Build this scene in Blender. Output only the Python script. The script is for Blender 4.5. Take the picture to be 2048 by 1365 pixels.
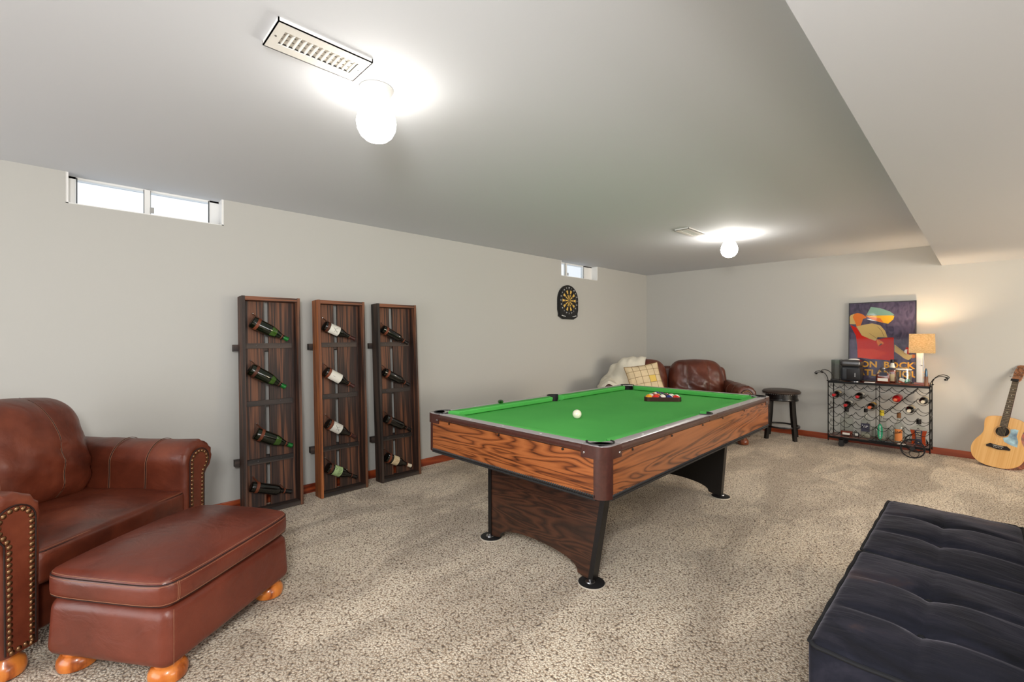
import bpy, bmesh, math, random
from mathutils import Vector, Matrix, noise
from mathutils.bvhtree import BVHTree
random.seed(7)
PI = math.pi
S = bpy.context.scene
COL = S.collection
for o in list(bpy.data.objects): bpy.data.objects.remove(o)

# ------------------------------------------------------------------ camera
F_PX, W_PX, H_PX = 908.06, 2048, 1365
CAM = Vector((3.8551, -6.7918, 1.29))
cd = bpy.data.cameras.new('camera'); cam = bpy.data.objects.new('camera', cd); COL.objects.link(cam)
cd.sensor_width = 36; cd.lens = F_PX / W_PX * 36; cd.clip_start = .02
cd.shift_y = -(H_PX/2 - 672.55) / W_PX
cam.location = CAM; cam.rotation_euler = (PI/2, 0, math.radians(46.083))
S.camera = cam
# ------------------------------------------------------------------ world, light, exposure
vs = S.view_settings
vs.view_transform = 'Standard'; vs.look = 'None'; vs.gamma = 1; vs.exposure = 0.94; vs.use_curve_mapping = False
S.display_settings.display_device = 'sRGB'
wd = bpy.data.worlds.new('sky'); S.world = wd; wd.use_nodes = True
wd.node_tree.nodes['Background'].inputs[0].default_value = (1, .985, .96, 1)
wd.node_tree.nodes['Background'].inputs[1].default_value = .75

def area(name, loc, target, size, power, col=(1, 1, 1), size_y=None):
    l = bpy.data.lights.new(name, 'AREA'); l.energy = power; l.color = col
    l.shape = 'RECTANGLE'; l.size = size; l.size_y = size_y or size
    o = bpy.data.objects.new(name, l); COL.objects.link(o); o.location = loc
    o.rotation_euler = (Vector(target) - Vector(loc)).to_track_quat('-Z', 'Y').to_euler()
    return o
# next two are unseen fills added to brighten the room, rear and far right
area('rear_fill_light', (2.2, -9.9, 1.0), (2.2, -5.0, 1.0), 3.8, 52, (.98, .99, 1), 1.9)
area('side_fill_light', (8.0, -4.4, 1.1), (1.4, -2.4, 1.0), 3.0, 52, (1, .99, .98), 1.5)
area('side_room_lamp_light', (7.2, -2.2, 1.3), (3.2, -.8, .5), 1.6, 44, (1, .84, .62), 1.1)
area('photographer_fill_light', (4.0, -7.15, 1.8), (1.5, -3.6, .9), .45, 34, (1, .99, .97))
GLOBE = 12.0      # radiance of the two ceiling globes
BULB = 8.0        # table lamp bulb, watts

# ------------------------------------------------------------------ helpers: materials
def lin(c):
    return tuple(((v/255)/12.92 if v/255 <= .04045 else ((v/255+.055)/1.055)**2.4) for v in c) + (1,)
MATS = {}
class NT:
    def __init__(s, name):
        s.m = bpy.data.materials.new(name); s.m.use_nodes = True
        s.t = s.m.node_tree; s.b = s.t.nodes['Principled BSDF']; MATS[name] = s.m
    def n(s, typ, **kw):
        nd = s.t.nodes.new(typ)
        for k, v in kw.items():
            if k.startswith('i_'): nd.inputs[k[2:].replace('_', ' ')].default_value = v
            elif k.startswith('x'): nd.inputs[int(k[1:])].default_value = v
            else: setattr(nd, k, v)
        return nd
    def l(s, a, b): s.t.links.new(a, b)
    def co(s, scale=(1, 1, 1), rot=(0, 0, 0), loc=(0, 0, 0)):
        tc = s.n('ShaderNodeTexCoord'); mp = s.n('ShaderNodeMapping')
        mp.inputs['Scale'].default_value = scale; mp.inputs['Rotation'].default_value = rot; mp.inputs['Location'].default_value = loc
        s.l(tc.outputs['Object'], mp.inputs['Vector']); return mp.outputs['Vector']
    def ramp(s, fac, stops):
        r = s.n('ShaderNodeValToRGB'); e = r.color_ramp.elements
        while len(e) < len(stops): e.new(.5)
        for el, (p, c) in zip(e, stops): el.position = p; el.color = lin(c) if max(c) > 1.01 else tuple(c)+(1,)
        s.l(fac, r.inputs[0]); return r.outputs[0]
    def bump(s, h, strength, dist=.002, base=None):
        b = s.n('ShaderNodeBump'); b.inputs['Strength'].default_value = strength; b.inputs['Distance'].default_value = dist
        s.l(h, b.inputs['Height'])
        if base is not None: s.l(base, b.inputs['Normal'])
        s.l(b.outputs[0], s.b.inputs['Normal']); return b.outputs[0]

def plain(name, c, rough=.5, metal=0, spec=.5, var=0, vscale=8, bump=0, bscale=200, coat=0, trans=0, ior=1.45, alpha=1, emit=None, es=0):
    s = NT(name); b = s.b.inputs
    b['Base Color'].default_value = lin(c); b['Roughness'].default_value = rough; b['Metallic'].default_value = metal
    b['Specular IOR Level'].default_value = spec; b['Coat Weight'].default_value = coat; b['Transmission Weight'].default_value = trans
    b['IOR'].default_value = ior; b['Alpha'].default_value = alpha
    v = s.co()
    if var:
        nz = s.n('ShaderNodeTexNoise', i_Scale=vscale, i_Detail=4.0); s.l(v, nz.inputs['Vector'])
        c0 = tuple(max(0, x*(1-var)) for x in c); c1 = tuple(min(255, x*(1+var)) for x in c)
        s.l(s.ramp(nz.outputs[0], [(.3, c0), (.7, c1)]), b['Base Color'])
    if bump:
        nz = s.n('ShaderNodeTexNoise', i_Scale=bscale, i_Detail=3.0); s.l(v, nz.inputs['Vector']); s.bump(nz.outputs[0], bump)
    if emit: b['Emission Color'].default_value = lin(emit); b['Emission Strength'].default_value = es
    return s.m

def leather(name, dark, mid, light, rough=.36):
    s = NT(name); v = s.co()
    n1 = s.n('ShaderNodeTexNoise', i_Scale=3.2, i_Detail=5.0, i_Roughness=.6); s.l(v, n1.inputs['Vector'])
    s.l(s.ramp(n1.outputs[0], [(.3, dark), (.52, mid), (.72, light)]), s.b.inputs['Base Color'])
    n2 = s.n('ShaderNodeTexVoronoi', i_Scale=260.0); s.l(v, n2.inputs['Vector'])
    v2 = s.co((5, 9, 7)); n3 = s.n('ShaderNodeTexNoise', i_Scale=1.1, i_Detail=4.0, i_Distortion=1.2); s.l(v2, n3.inputs['Vector'])
    b1 = s.bump(n2.outputs[0], .12, .0006); s.bump(n3.outputs[0], .35, .012, b1)
    r = s.n('ShaderNodeMapRange', x1=.3, x2=.7, x3=rough-.06, x4=rough+.12); s.l(n1.outputs[0], r.inputs[0]); s.l(r.outputs[0], s.b.inputs['Roughness'])
    return s.m

def wood(name, stops, along='X', fine=1.0, rough=.35, dist=6.0, scale=9.0, coat=0, bumpv=.1, stretch=.12):
    s = NT(name)
    sc = {'X': (stretch, 1, 1), 'Y': (1, stretch, 1), 'Z': (1, 1, stretch)}[along]
    v = s.co(sc)
    n0 = s.n('ShaderNodeTexNoise', i_Scale=2.6*fine, i_Detail=3.0, i_Roughness=.5, i_Distortion=.6); s.l(v, n0.inputs['Vector'])
    mul = s.n('ShaderNodeMath', operation='MULTIPLY', x1=scale*2); s.l(n0.outputs[0], mul.inputs[0])
    fr = s.n('ShaderNodeMath', operation='PINGPONG', x1=1.0); s.l(mul.outputs[0], fr.inputs[0])
    v3 = s.co(tuple(x*(.25 if x != 1 else 1) for x in sc))
    n1 = s.n('ShaderNodeTexNoise', i_Scale=95.0*fine, i_Detail=3.0); s.l(v3, n1.inputs['Vector'])
    mx = s.n('ShaderNodeMath', operation='MULTIPLY_ADD', x1=.45, x2=0.0); s.l(n1.outputs[0], mx.inputs[0])
    ml = s.n('ShaderNodeMath', operation='MULTIPLY_ADD', x1=.7); s.l(fr.outputs[0], ml.inputs[0]); s.l(mx.outputs[0], ml.inputs[2])
    s.l(s.ramp(ml.outputs[0], stops), s.b.inputs['Base Color'])
    s.b.inputs['Roughness'].default_value = rough; s.b.inputs['Coat Weight'].default_value = coat
    if bumpv: s.bump(ml.outputs[0], bumpv, .0015)
    return s.m

def glassy(name, c, rough=.03, mix=.25, lo=.03, hi=.7):
    """see-through glass: coloured transparency with a fresnel gloss"""
    s = NT(name); t = s.t
    tr = s.n('ShaderNodeBsdfTransparent'); tr.inputs[0].default_value = lin(c)
    gl = s.n('ShaderNodeBsdfGlossy'); gl.inputs['Roughness'].default_value = rough
    lw = s.n('ShaderNodeLayerWeight'); lw.inputs[0].default_value = mix
    mp = s.n('ShaderNodeMapRange', x1=0.0, x2=1.0, x3=lo, x4=hi); s.l(lw.outputs['Facing'], mp.inputs[0])
    ms = s.n('ShaderNodeMixShader'); s.l(mp.outputs[0], ms.inputs[0]); s.l(tr.outputs[0], ms.inputs[1]); s.l(gl.outputs[0], ms.inputs[2])
    s.l(ms.outputs[0], t.nodes['Material Output'].inputs['Surface'])
    return s.m

# ------------------------------------------------------------------ helpers: meshes
def rot2(a): return Matrix.Rotation(a, 4, 'Z')
class MB:
    def __init__(s): s.v = []; s.f = []; s.m = []; s.X = Matrix.Identity(4)
    def add(s, vs_, fs, m=0, X=None):
        n = len(s.v); M = s.X if X is None else s.X @ X
        s.v += [tuple(M @ Vector(p)) for p in vs_]; s.f += [tuple(i+n for i in f) for f in fs]; s.m += [m]*len(fs)
        return s
    def box(s, c, d, m=0, X=None):
        x, y, z = (k/2 for k in d)
        vs_ = [(c[0]+a*x, c[1]+b*y, c[2]+e*z) for a in (-1, 1) for b in (-1, 1) for e in (-1, 1)]
        return s.add(vs_, [(0, 1, 3, 2), (4, 6, 7, 5), (0, 4, 5, 1), (2, 3, 7, 6), (0, 2, 6, 4), (1, 5, 7, 3)], m, X)
    def b2(s, lo, hi, m=0, X=None):
        return s.box([(a+b)/2 for a, b in zip(lo, hi)], [b-a for a, b in zip(lo, hi)], m, X)
    def rbox(s, c, d, r, m=0, k=3, seg=(4, 4, 4), fn=None, X=None):
        h = [q/2 for q in d]; r = min(r, min(h)*.999); ax = []
        for a in range(3):
            lo = [-(h[a]-r) - r*math.tan(PI/4*(k-i)/k) for i in range(k)]
            mid = [-(h[a]-r) + 2*(h[a]-r)*i/seg[a] for i in range(seg[a]+1)]
            ax.append(lo + mid + [-q for q in reversed(lo)])
        L = [len(a)-1 for a in ax]; idx = {}; vs_ = []; fs = []
        def V(i, j, l):
            key = (i, j, l)
            if key not in idx:
                p = Vector((ax[0][i], ax[1][j], ax[2][l])); inn = Vector([max(-(h[a]-r), min(h[a]-r, p[a])) for a in range(3)])
                dd = p-inn
                if dd.length > 1e-9: dd = dd.normalized()*r
                q = inn+dd; u = Vector([q[a]/h[a] for a in range(3)])
                if fn: q = Vector(fn(u, q))
                idx[key] = len(vs_); vs_.append((q[0]+c[0], q[1]+c[1], q[2]+c[2]))
            return idx[key]
        for i in range(L[0]):
            for j in range(L[1]):
                fs.append((V(i, j, 0), V(i, j+1, 0), V(i+1, j+1, 0), V(i+1, j, 0)))
                fs.append((V(i, j, L[2]), V(i+1, j, L[2]), V(i+1, j+1, L[2]), V(i, j+1, L[2])))
        for i in range(L[0]):
            for l in range(L[2]):
                fs.append((V(i, 0, l), V(i+1, 0, l), V(i+1, 0, l+1), V(i, 0, l+1)))
                fs.append((V(i, L[1], l), V(i, L[1], l+1), V(i+1, L[1], l+1), V(i+1, L[1], l)))
        for j in range(L[1]):
            for l in range(L[2]):
                fs.append((V(0, j, l), V(0, j, l+1), V(0, j+1, l+1), V(0, j+1, l)))
                fs.append((V(L[0], j, l), V(L[0], j+1, l), V(L[0], j+1, l+1), V(L[0], j, l+1)))
        return s.add(vs_, fs, m, X)
    def tube(s, pts, r, n=8, m=0, closed=False, radii=None, X=None, flat=1.0):
        P = [Vector(p) for p in pts]; N = len(P); vs_ = []; fs = []
        T = []
        for i in range(N):
            a = P[(i-1) % N] if (closed or i > 0) else P[i]; b = P[(i+1) % N] if (closed or i < N-1) else P[i]
            T.append((b-a).normalized() if (b-a).length > 1e-9 else Vector((0, 0, 1)))
        up = Vector((0, 0, 1)) if abs(T[0].z) < .9 else Vector((1, 0, 0))
        u = (up - T[0]*up.dot(T[0])).normalized()
        for i in range(N):
            u = (u - T[i]*u.dot(T[i]))
            u = u.normalized() if u.length > 1e-6 else T[i].orthogonal().normalized()
            w = T[i].cross(u); rr = radii[i] if radii else r
            for j in range(n):
                a = 2*PI*j/n; vs_.append(P[i] + u*math.cos(a)*rr*flat + w*math.sin(a)*rr)
        for i in range(N if closed else N-1):
            for j in range(n):
                a = i*n+j; b = i*n+(j+1) % n; c = ((i+1) % N)*n+(j+1) % n; d = ((i+1) % N)*n+j
                fs.append((a, b, c, d))
        if not closed: fs.append(tuple(range(n-1, -1, -1))); fs.append(tuple((N-1)*n+j for j in range(n)))
        return s.add(vs_, fs, m, X)
    def lathe(s, prof, n=24, m=0, c=(0, 0, 0), X=None, ms=None):
        vs_ = []; ring = []
        for (r, z) in prof:
            if r < 1e-6: ring.append([len(vs_)]); vs_.append((c[0], c[1], c[2]+z))
            else:
                ring.append(list(range(len(vs_), len(vs_)+n)))
                vs_ += [(c[0]+r*math.cos(2*PI*j/n), c[1]+r*math.sin(2*PI*j/n), c[2]+z) for j in range(n)]
        for i in range(len(ring)-1):
            a, b = ring[i], ring[i+1]; fs = []
            for j in range(n):
                if len(a) == 1 and len(b) == 1: continue
                if len(a) == 1: fs.append((a[0], b[(j+1) % n], b[j]))
                elif len(b) == 1: fs.append((a[j], a[(j+1) % n], b[0]))
                else: fs.append((a[j], a[(j+1) % n], b[(j+1) % n], b[j]))
            if i == 0: base = len(s.v); M = s.X if X is None else s.X @ X; s.v += [tuple(M @ Vector(p)) for p in vs_]
            s.f += [tuple(k+base for k in f) for f in fs]; s.m += [ms[i] if ms else m]*len(fs)
        return s
    def sphere(s, c, r, n=12, m=0, sc=(1, 1, 1), X=None):
        prof = [(r*math.sin(PI*i/(n//2+2)), -r*math.cos(PI*i/(n//2+2))) for i in range(n//2+3)]
        prof[0] = (0, -r); prof[-1] = (0, r)
        Y = Matrix.Translation(c) @ Matrix.Diagonal((sc[0], sc[1], sc[2], 1))
        return s.lathe(prof, n, m, X=Y if X is None else X @ Y)
    def prism(s, poly, z0, z1, m=0, X=None):
        n = len(poly); vs_ = [(p[0], p[1], z0) for p in poly]+[(p[0], p[1], z1) for p in poly]
        fs = [tuple(range(n-1, -1, -1)), tuple(range(n, 2*n))]+[(i, (i+1) % n, n+(i+1) % n, n+i) for i in range(n)]
        return s.add(vs_, fs, m, X)
    def grid(s, fn, nu, nv, m=0, X=None, cu=False):
        vs_ = [fn(i/nu, j/nv) for i in range(nu+1) for j in range(nv+1)]
        fs = [(i*(nv+1)+j, (i+1)*(nv+1)+j, (i+1)*(nv+1)+j+1, i*(nv+1)+j+1) for i in range(nu) for j in range(nv)]
        return s.add(vs_, fs, m, X)
    def text(s, txt, size, m=0, X=None, depth=.0004, align='CENTER', bold=False):
        cu = bpy.data.curves.new('t', 'FONT'); cu.body = txt; cu.size = size; cu.extrude = depth; cu.align_x = align; cu.align_y = 'CENTER'
        cu.resolution_u = 2; cu.offset = size*(.03 if bold else .012)
        ob = bpy.data.objects.new('t', cu); me = bpy.data.meshes.new_from_object(ob)
        s.add([v.co[:] for v in me.vertices], [tuple(p.vertices) for p in me.polygons], m, X)
        bpy.data.objects.remove(ob); bpy.data.meshes.remove(me); bpy.data.curves.remove(cu); return s
    def mesh(s, name, mats, angle=38, weld=False):
        me = bpy.data.meshes.new(name); me.from_pydata(s.v, [], s.f)
        for k in (mats if isinstance(mats, (list, tuple)) else [mats]): me.materials.append(MATS[k])
        me.polygons.foreach_set('material_index', s.m)
        bm = bmesh.new(); bm.from_mesh(me)
        if weld: bmesh.ops.remove_doubles(bm, verts=bm.verts, dist=1e-5)
        bmesh.ops.recalc_face_normals(bm, faces=bm.faces)
        ca = math.radians(angle)
        for e in bm.edges:
            e.smooth = not (len(e.link_faces) == 2 and e.calc_face_angle(0) > ca)
        for f in bm.faces: f.smooth = True
        big = [f for f in bm.faces if len(f.verts) > 4]
        if big: bmesh.ops.triangulate(bm, faces=big)
        bm.to_mesh(me); bm.free(); me.update(); return me
    def build(s, name, mats, parent=None, angle=38, **props):
        o = bpy.data.objects.new(name, s.mesh(name, mats, angle)); COL.objects.link(o)
        if parent is not None: o.parent = parent
        for k, v in props.items(): o[k] = v
        return o
def tag(o, label=None, cat=None, group=None, kind=None):
    for k, v in (('label', label), ('category', cat), ('group', group), ('kind', kind)):
        if v: o[k] = v
    return o
def thing(name, label, cat, loc=(0, 0, 0), rz=0, group=None, M=None):
    o = bpy.data.objects.new(name, None); COL.objects.link(o); o.empty_display_size = .1
    o.location = loc; o.rotation_euler = (0, 0, rz)
    if M is not None: o.matrix_world = M
    return tag(o, label, cat, group)
def copy_tree(o, parent=None):
    c = o.copy(); COL.objects.link(c); c.parent = parent
    for ch in list(o.children): copy_tree(ch, c)
    return c
def struct(name, mb, mats, parent=None, **k):
    o = mb.build(name, mats, parent, **k); o['kind'] = 'structure'; return o
def frame_from(z, x_hint, loc):
    z = Vector(z).normalized(); x = Vector(x_hint); x = (x - z*x.dot(z)).normalized(); y = z.cross(x)
    M = Matrix((x, y, z)).transposed().to_4x4(); M.translation = Vector(loc); return M
def arc(cx, cy, r, a0, a1, n): return [(cx+r*math.cos(math.radians(a0+(a1-a0)*i/n)), cy+r*math.sin(math.radians(a0+(a1-a0)*i/n))) for i in range(n+1)]
def rrect(hx, hy, r, n=5, cx=0, cy=0):
    return arc(cx+hx-r, cy+hy-r, r, 0, 90, n)+arc(cx-hx+r, cy+hy-r, r, 90, 180, n)+arc(cx-hx+r, cy-hy+r, r, 180, 270, n)+arc(cx+hx-r, cy-hy+r, r, 270, 360, n)
def fbm(p, sc): return noise.fractal(Vector(p)*sc, 1.0, 2.0, 3)

# ------------------------------------------------------------------ materials
plain('wall_paint', (188, 187, 182), .85, spec=.25, bump=.05, bscale=350)
plain('ceiling_paint', (208, 211, 216), .8, spec=.25, bump=.05, bscale=350)
plain('white_frame', (238, 238, 236), .4)
plain('white_enamel', (226, 224, 218), .38)
plain('fixture_white', (168, 167, 164), .5)
plain('dark_gap', (60, 60, 60), .8)
plain('duct_dark', (16, 16, 16), .9)
glassy('window_glass', (245, 250, 255))
plain('globe_glow', (255, 255, 255), .3, emit=(255, 248, 238), es=GLOBE)
plain('globe_glow_far', (255, 255, 255), .3, emit=(255, 248, 238), es=GLOBE*2.6)
wood('cherry_trim', [(.2, (88, 30, 14)), (.5, (140, 56, 26)), (.85, (166, 76, 38))], 'X', 1.0, .35, coat=.2, bumpv=.02)
wood('cherry_trim_y', [(.2, (88, 30, 14)), (.5, (140, 56, 26)), (.85, (166, 76, 38))], 'Y', 1.0, .35, coat=.2, bumpv=.02)
def carpet():
    s = NT('carpet_pile'); v = s.co()
    n0 = s.n('ShaderNodeTexNoise', i_Scale=60.0, i_Detail=2.0); s.l(v, n0.inputs['Vector'])
    wv = s.n('ShaderNodeMix', data_type='VECTOR'); wv.inputs[0].default_value = .012; s.l(v, wv.inputs[4]); s.l(n0.outputs[1], wv.inputs[5])
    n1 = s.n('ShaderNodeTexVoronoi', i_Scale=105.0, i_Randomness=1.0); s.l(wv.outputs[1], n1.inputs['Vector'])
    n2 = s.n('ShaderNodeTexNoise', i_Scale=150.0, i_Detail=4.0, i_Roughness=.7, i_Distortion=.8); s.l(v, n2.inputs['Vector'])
    col = s.ramp(n2.outputs[0], [(.34, (140, 120, 100)), (.44, (222, 206, 186)), (.53, (247, 236, 219)), (.66, (253, 247, 236))])  # yarn tones; the dark flecks paint in the pile's own shadow
    gap = s.ramp(n1.outputs[0], [(.46, (255, 255, 255)), (.62, (214, 202, 190)), (.86, (120, 106, 94))])  # self-shadow between the tufts, painted into the colour
    v2 = s.co((1.0, .5, 1), (0, 0, .9))
    n3 = s.n('ShaderNodeTexNoise', i_Scale=2.6, i_Detail=3.0, i_Roughness=.55, i_Distortion=.9); s.l(v2, n3.inputs['Vector'])
    big = s.ramp(n3.outputs[0], [(.40, (216, 211, 204)), (.50, (234, 230, 224)), (.58, (255, 252, 246))])
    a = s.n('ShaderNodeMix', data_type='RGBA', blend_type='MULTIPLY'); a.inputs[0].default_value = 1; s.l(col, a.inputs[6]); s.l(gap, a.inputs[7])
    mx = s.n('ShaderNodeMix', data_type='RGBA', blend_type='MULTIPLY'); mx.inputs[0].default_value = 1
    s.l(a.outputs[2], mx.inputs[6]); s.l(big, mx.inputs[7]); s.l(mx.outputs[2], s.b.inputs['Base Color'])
    s.b.inputs['Roughness'].default_value = .75; s.b.inputs['Specular IOR Level'].default_value = .12
    s.b.inputs['Sheen Weight'].default_value = .2
    iv = s.n('ShaderNodeMath', operation='SUBTRACT', x0=1.0); s.l(n1.outputs[0], iv.inputs[1])
    b1 = s.bump(n2.outputs[0], .45, .005); s.bump(iv.outputs[0], .8, .008, b1)
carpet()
leather('leather_brown', (72, 31, 20), (104, 47, 29), (128, 64, 40), .36)
leather('leather_ottoman', (84, 35, 24), (103, 45, 30), (117, 53, 35), .34)
leather('leather_loveseat', (58, 25, 17), (86, 40, 27), (110, 56, 37), .34)
plain('stitch', (158, 112, 84), .8)
plain('seam', (38, 16, 11), .6)
plain('brass_nail', (134, 104, 76), .36, metal=1, var=.25, vscale=300)
wood('foot_wood', [(.2, (140, 66, 20)), (.5, (196, 106, 40)), (.85, (214, 128, 54))], 'Z', 1.4, .3, coat=.3, bumpv=.0)
wood('dark_foot', [(.2, (60, 26, 14)), (.5, (110, 52, 26)), (.85, (128, 66, 36))], 'Z', 1.4, .3, coat=.3, bumpv=.0)
WAL = [(.16, (52, 26, 15)), (.32, (104, 55, 28)), (.55, (138, 78, 40)), (.9, (156, 92, 50))]
wood('walnut_x', WAL, 'X', 1.9, .28, scale=24, coat=.25, bumpv=.0, stretch=.11)
wood('walnut_y', WAL, 'Y', 1.9, .28, scale=24, coat=.25, bumpv=.0, stretch=.11)
WAL_SHADE = [(.14, (24, 14, 10)), (.32, (46, 26, 17)), (.55, (60, 34, 22)), (.85, (74, 43, 28))]  # same walnut with the shade on the leg panels put into the colour
wood('walnut_leg', WAL_SHADE, 'X', 1.9, .3, scale=18, coat=.2, bumpv=.0, stretch=.12)
plain('table_brown', (66, 36, 30), .3, coat=.2, var=.08, vscale=60)
plain('table_black', (20, 18, 18), .35)
plain('rail_pewter', (176, 170, 172), .3, metal=.35, coat=.2)
def felt():
    s = NT('green_felt'); v = s.co()
    n = s.n('ShaderNodeTexNoise', i_Scale=900.0, i_Detail=2.0); s.l(v, n.inputs['Vector'])
    n2 = s.n('ShaderNodeTexNoise', i_Scale=2.0, i_Detail=2.0); s.l(v, n2.inputs['Vector'])
    s.l(s.ramp(n2.outputs[0], [(.35, (84, 176, 86)), (.65, (90, 184, 90))]), s.b.inputs['Base Color'])
    s.b.inputs['Roughness'].default_value = .9; s.b.inputs['Specular IOR Level'].default_value = .1
    s.bump(n.outputs[0], .25, .0006)
felt()
plain('chrome', (200, 200, 200), .15, metal=1)
plain('steel', (150, 150, 152), .28, metal=1)
plain('pearl', (240, 240, 235), .2)
plain('rubber_black', (26, 25, 26), .6)
plain('pad_rim', (190, 180, 165), .6)
plain('ball_ivory', (240, 232, 212), .12, coat=.5)
RK = [(.16, (24, 17, 14)), (.36, (50, 33, 26)), (.6, (72, 46, 34)), (.95, (124, 78, 52))]
wood('burnt_cedar', RK, 'Z', 7.5, .6, scale=4, bumpv=.35, stretch=.03)
wood('burnt_cedar_y', [(.12, (26, 18, 15)), (.4, (66, 42, 31)), (.9, (140, 84, 54))], 'Y', 6.5, .6, scale=7, bumpv=.35, stretch=.035)
wood('burnt_orange', [(.12, (60, 32, 20)), (.4, (132, 74, 38)), (.9, (176, 104, 54))], 'Z', 6.5, .55, scale=6, bumpv=.3, stretch=.03)
wood('charcoal_wood', [(.12, (22, 18, 17)), (.4, (42, 34, 31)), (.9, (74, 60, 52))], 'Y', 2.5, .6, scale=6, bumpv=.25, stretch=.06)
wood('charcoal_wood_z', [(.12, (22, 18, 17)), (.4, (44, 34, 30)), (.9, (78, 60, 50))], 'Z', 2.5, .6, scale=6, bumpv=.25, stretch=.06)
plain('strap_leather', (112, 58, 36), .5, var=.15, vscale=60)
plain('strap_dark', (78, 42, 28), .5, var=.15, vscale=60)
plain('bottle_black', (12, 14, 12), .06, spec=.6, coat=.6)
plain('bottle_green', (10, 20, 9), .06, spec=.6, coat=.6)
plain('bottle_green_light', (52, 84, 26), .08, spec=.6, coat=.6)
plain('foil_green', (24, 104, 42), .35, metal=.3)
plain('foil_black', (22, 18, 18), .35, metal=.3)
plain('foil_brown', (66, 36, 32), .35, metal=.3)
plain('foil_cream', (226, 214, 190), .45)
plain('foil_red', (176, 22, 26), .3, metal=.2)
plain('foil_orange', (206, 92, 52), .35, metal=.2)
plain('label_white', (222, 220, 210), .6)
plain('label_cream', (216, 198, 160), .6)
plain('label_green', (164, 190, 134), .6)
plain('ink_dark', (32, 34, 32), .7)
plain('ink_brown', (150, 96, 40), .7)
plain('black_metal', (20, 19, 19), .38, metal=.6)
plain('velvet_pipe', (14, 15, 20), .8)
def velvet():
    s = NT('black_velvet'); v = s.co((1, 1.6, 1))
    n = s.n('ShaderNodeTexNoise', i_Scale=3.6, i_Detail=6.0, i_Roughness=.62, i_Distortion=.8); s.l(v, n.inputs['Vector'])
    s.l(s.ramp(n.outputs[0], [(.3, (13, 13, 18)), (.5, (26, 27, 37)), (.62, (40, 39, 49)), (.75, (66, 51, 50))]), s.b.inputs['Base Color'])
    b = s.b.inputs; b['Roughness'].default_value = .85; b['Sheen Weight'].default_value = .22; b['Sheen Roughness'].default_value = .35
    b['Sheen Tint'].default_value = (.62, .58, .66, 1); b['Specular IOR Level'].default_value = .2
    v2 = s.co((3, 10, 3)); n2 = s.n('ShaderNodeTexNoise', i_Scale=2.4, i_Detail=5.0, i_Distortion=1.4); s.l(v2, n2.inputs['Vector'])
    s.bump(n2.outputs[0], .22, .012)
velvet()
plain('stool_leather', (58, 46, 40), .4, var=.15, vscale=12, bump=.2)
plain('black_wood', (18, 16, 16), .32, coat=.2)
plain('blanket_cream', (222, 216, 200), .95, spec=.1, bump=.7, bscale=160, var=.05)
plain('pillow_beige', (216, 196, 160), .9, spec=.1, bump=.4, bscale=300, var=.05)
plain('pillow_gold', (222, 190, 96), .8, bump=.3, bscale=300)
plain('pillow_line', (140, 112, 76), .9)
plain('dart_black', (26, 26, 27), .45)
plain('dart_seg_black', (22, 14, 12), .6)
plain('dart_seg_yellow', (226, 186, 92), .6)
plain('dart_white', (235, 235, 235), .6)
plain('spider', (120, 118, 115), .4, metal=.6)
plain('poster_frame', (18, 17, 20), .35)
def poster_bg():
    s = NT('poster_purple'); v = s.co((6, 1, 3))
    n = s.n('ShaderNodeTexNoise', i_Scale=3.0, i_Detail=4.0, i_Distortion=1.4); s.l(v, n.inputs['Vector'])
    s.l(s.ramp(n.outputs[0], [(.35, (58, 50, 74)), (.6, (88, 77, 102))]), s.b.inputs['Base Color'])
    s.b.inputs['Roughness'].default_value = .5; s.b.inputs['Specular IOR Level'].default_value = .3; s.bump(n.outputs[0], .6, .012)
poster_bg()
for nm, c in dict(p_red=(200, 30, 10), p_redlight=(216, 54, 26), p_tan=(208, 178, 112), p_orange=(226, 122, 48), p_teal=(126, 164, 150), p_yellow=(238, 180, 44), p_white=(240, 238, 230), p_gold=(240, 176, 60), p_line=(70, 50, 40)).items():
    plain(nm, c, .6, spec=.2)
def shade_mat():
    s = NT('lamp_shade_weave'); v = s.co()
    w = s.n('ShaderNodeTexNoise', i_Scale=60.0, i_Detail=3.0); v2 = s.co((1, 1, 5)); s.l(v2, w.inputs['Vector'])
    col = s.ramp(w.outputs[0], [(.35, (190, 160, 108)), (.65, (228, 204, 158))])
    d = s.n('ShaderNodeBsdfDiffuse'); t = s.n('ShaderNodeBsdfTranslucent'); mx = s.n('ShaderNodeMixShader'); mx.inputs[0].default_value = .12
    s.l(col, d.inputs[0]); s.l(col, t.inputs[0]); s.l(d.outputs[0], mx.inputs[1]); s.l(t.outputs[0], mx.inputs[2])
    s.l(mx.outputs[0], s.t.nodes['Material Output'].inputs['Surface'])
shade_mat()
plain('bulb_glow', (255, 255, 255), .3, emit=(255, 224, 184), es=300)
wood('mahogany', [(.2, (58, 20, 12)), (.5, (112, 44, 24)), (.85, (150, 70, 36))], 'X', 1.3, .3, coat=.3, bumpv=.0)
plain('appliance_black', (38, 41, 46), .35)
plain('appliance_band', (92, 92, 94), .3, metal=.8)
glassy('clear_acrylic', (236, 238, 238))
glassy('clear_glass', (246, 248, 246), mix=.22, lo=.02)
glassy('poster_glazing', (250, 250, 250), mix=.1, lo=.005, hi=.4)
glassy('green_glass', (120, 190, 110), mix=.35)
plain('amber_liquid', (120, 34, 10), .08, coat=.6)
plain('amber_bright', (176, 60, 14), .08, coat=.6)
plain('clear_spirit', (196, 192, 170), .08, alpha=.25)
plain('label_navy', (44, 44, 62), .5)
plain('label_greenleaf', (30, 148, 106), .5)
plain('label_yellow', (222, 172, 52), .5)
plain('label_orange', (214, 130, 66), .5)
plain('cap_yellow', (212, 190, 40), .4)
plain('cork', (120, 78, 40), .7)
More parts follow.
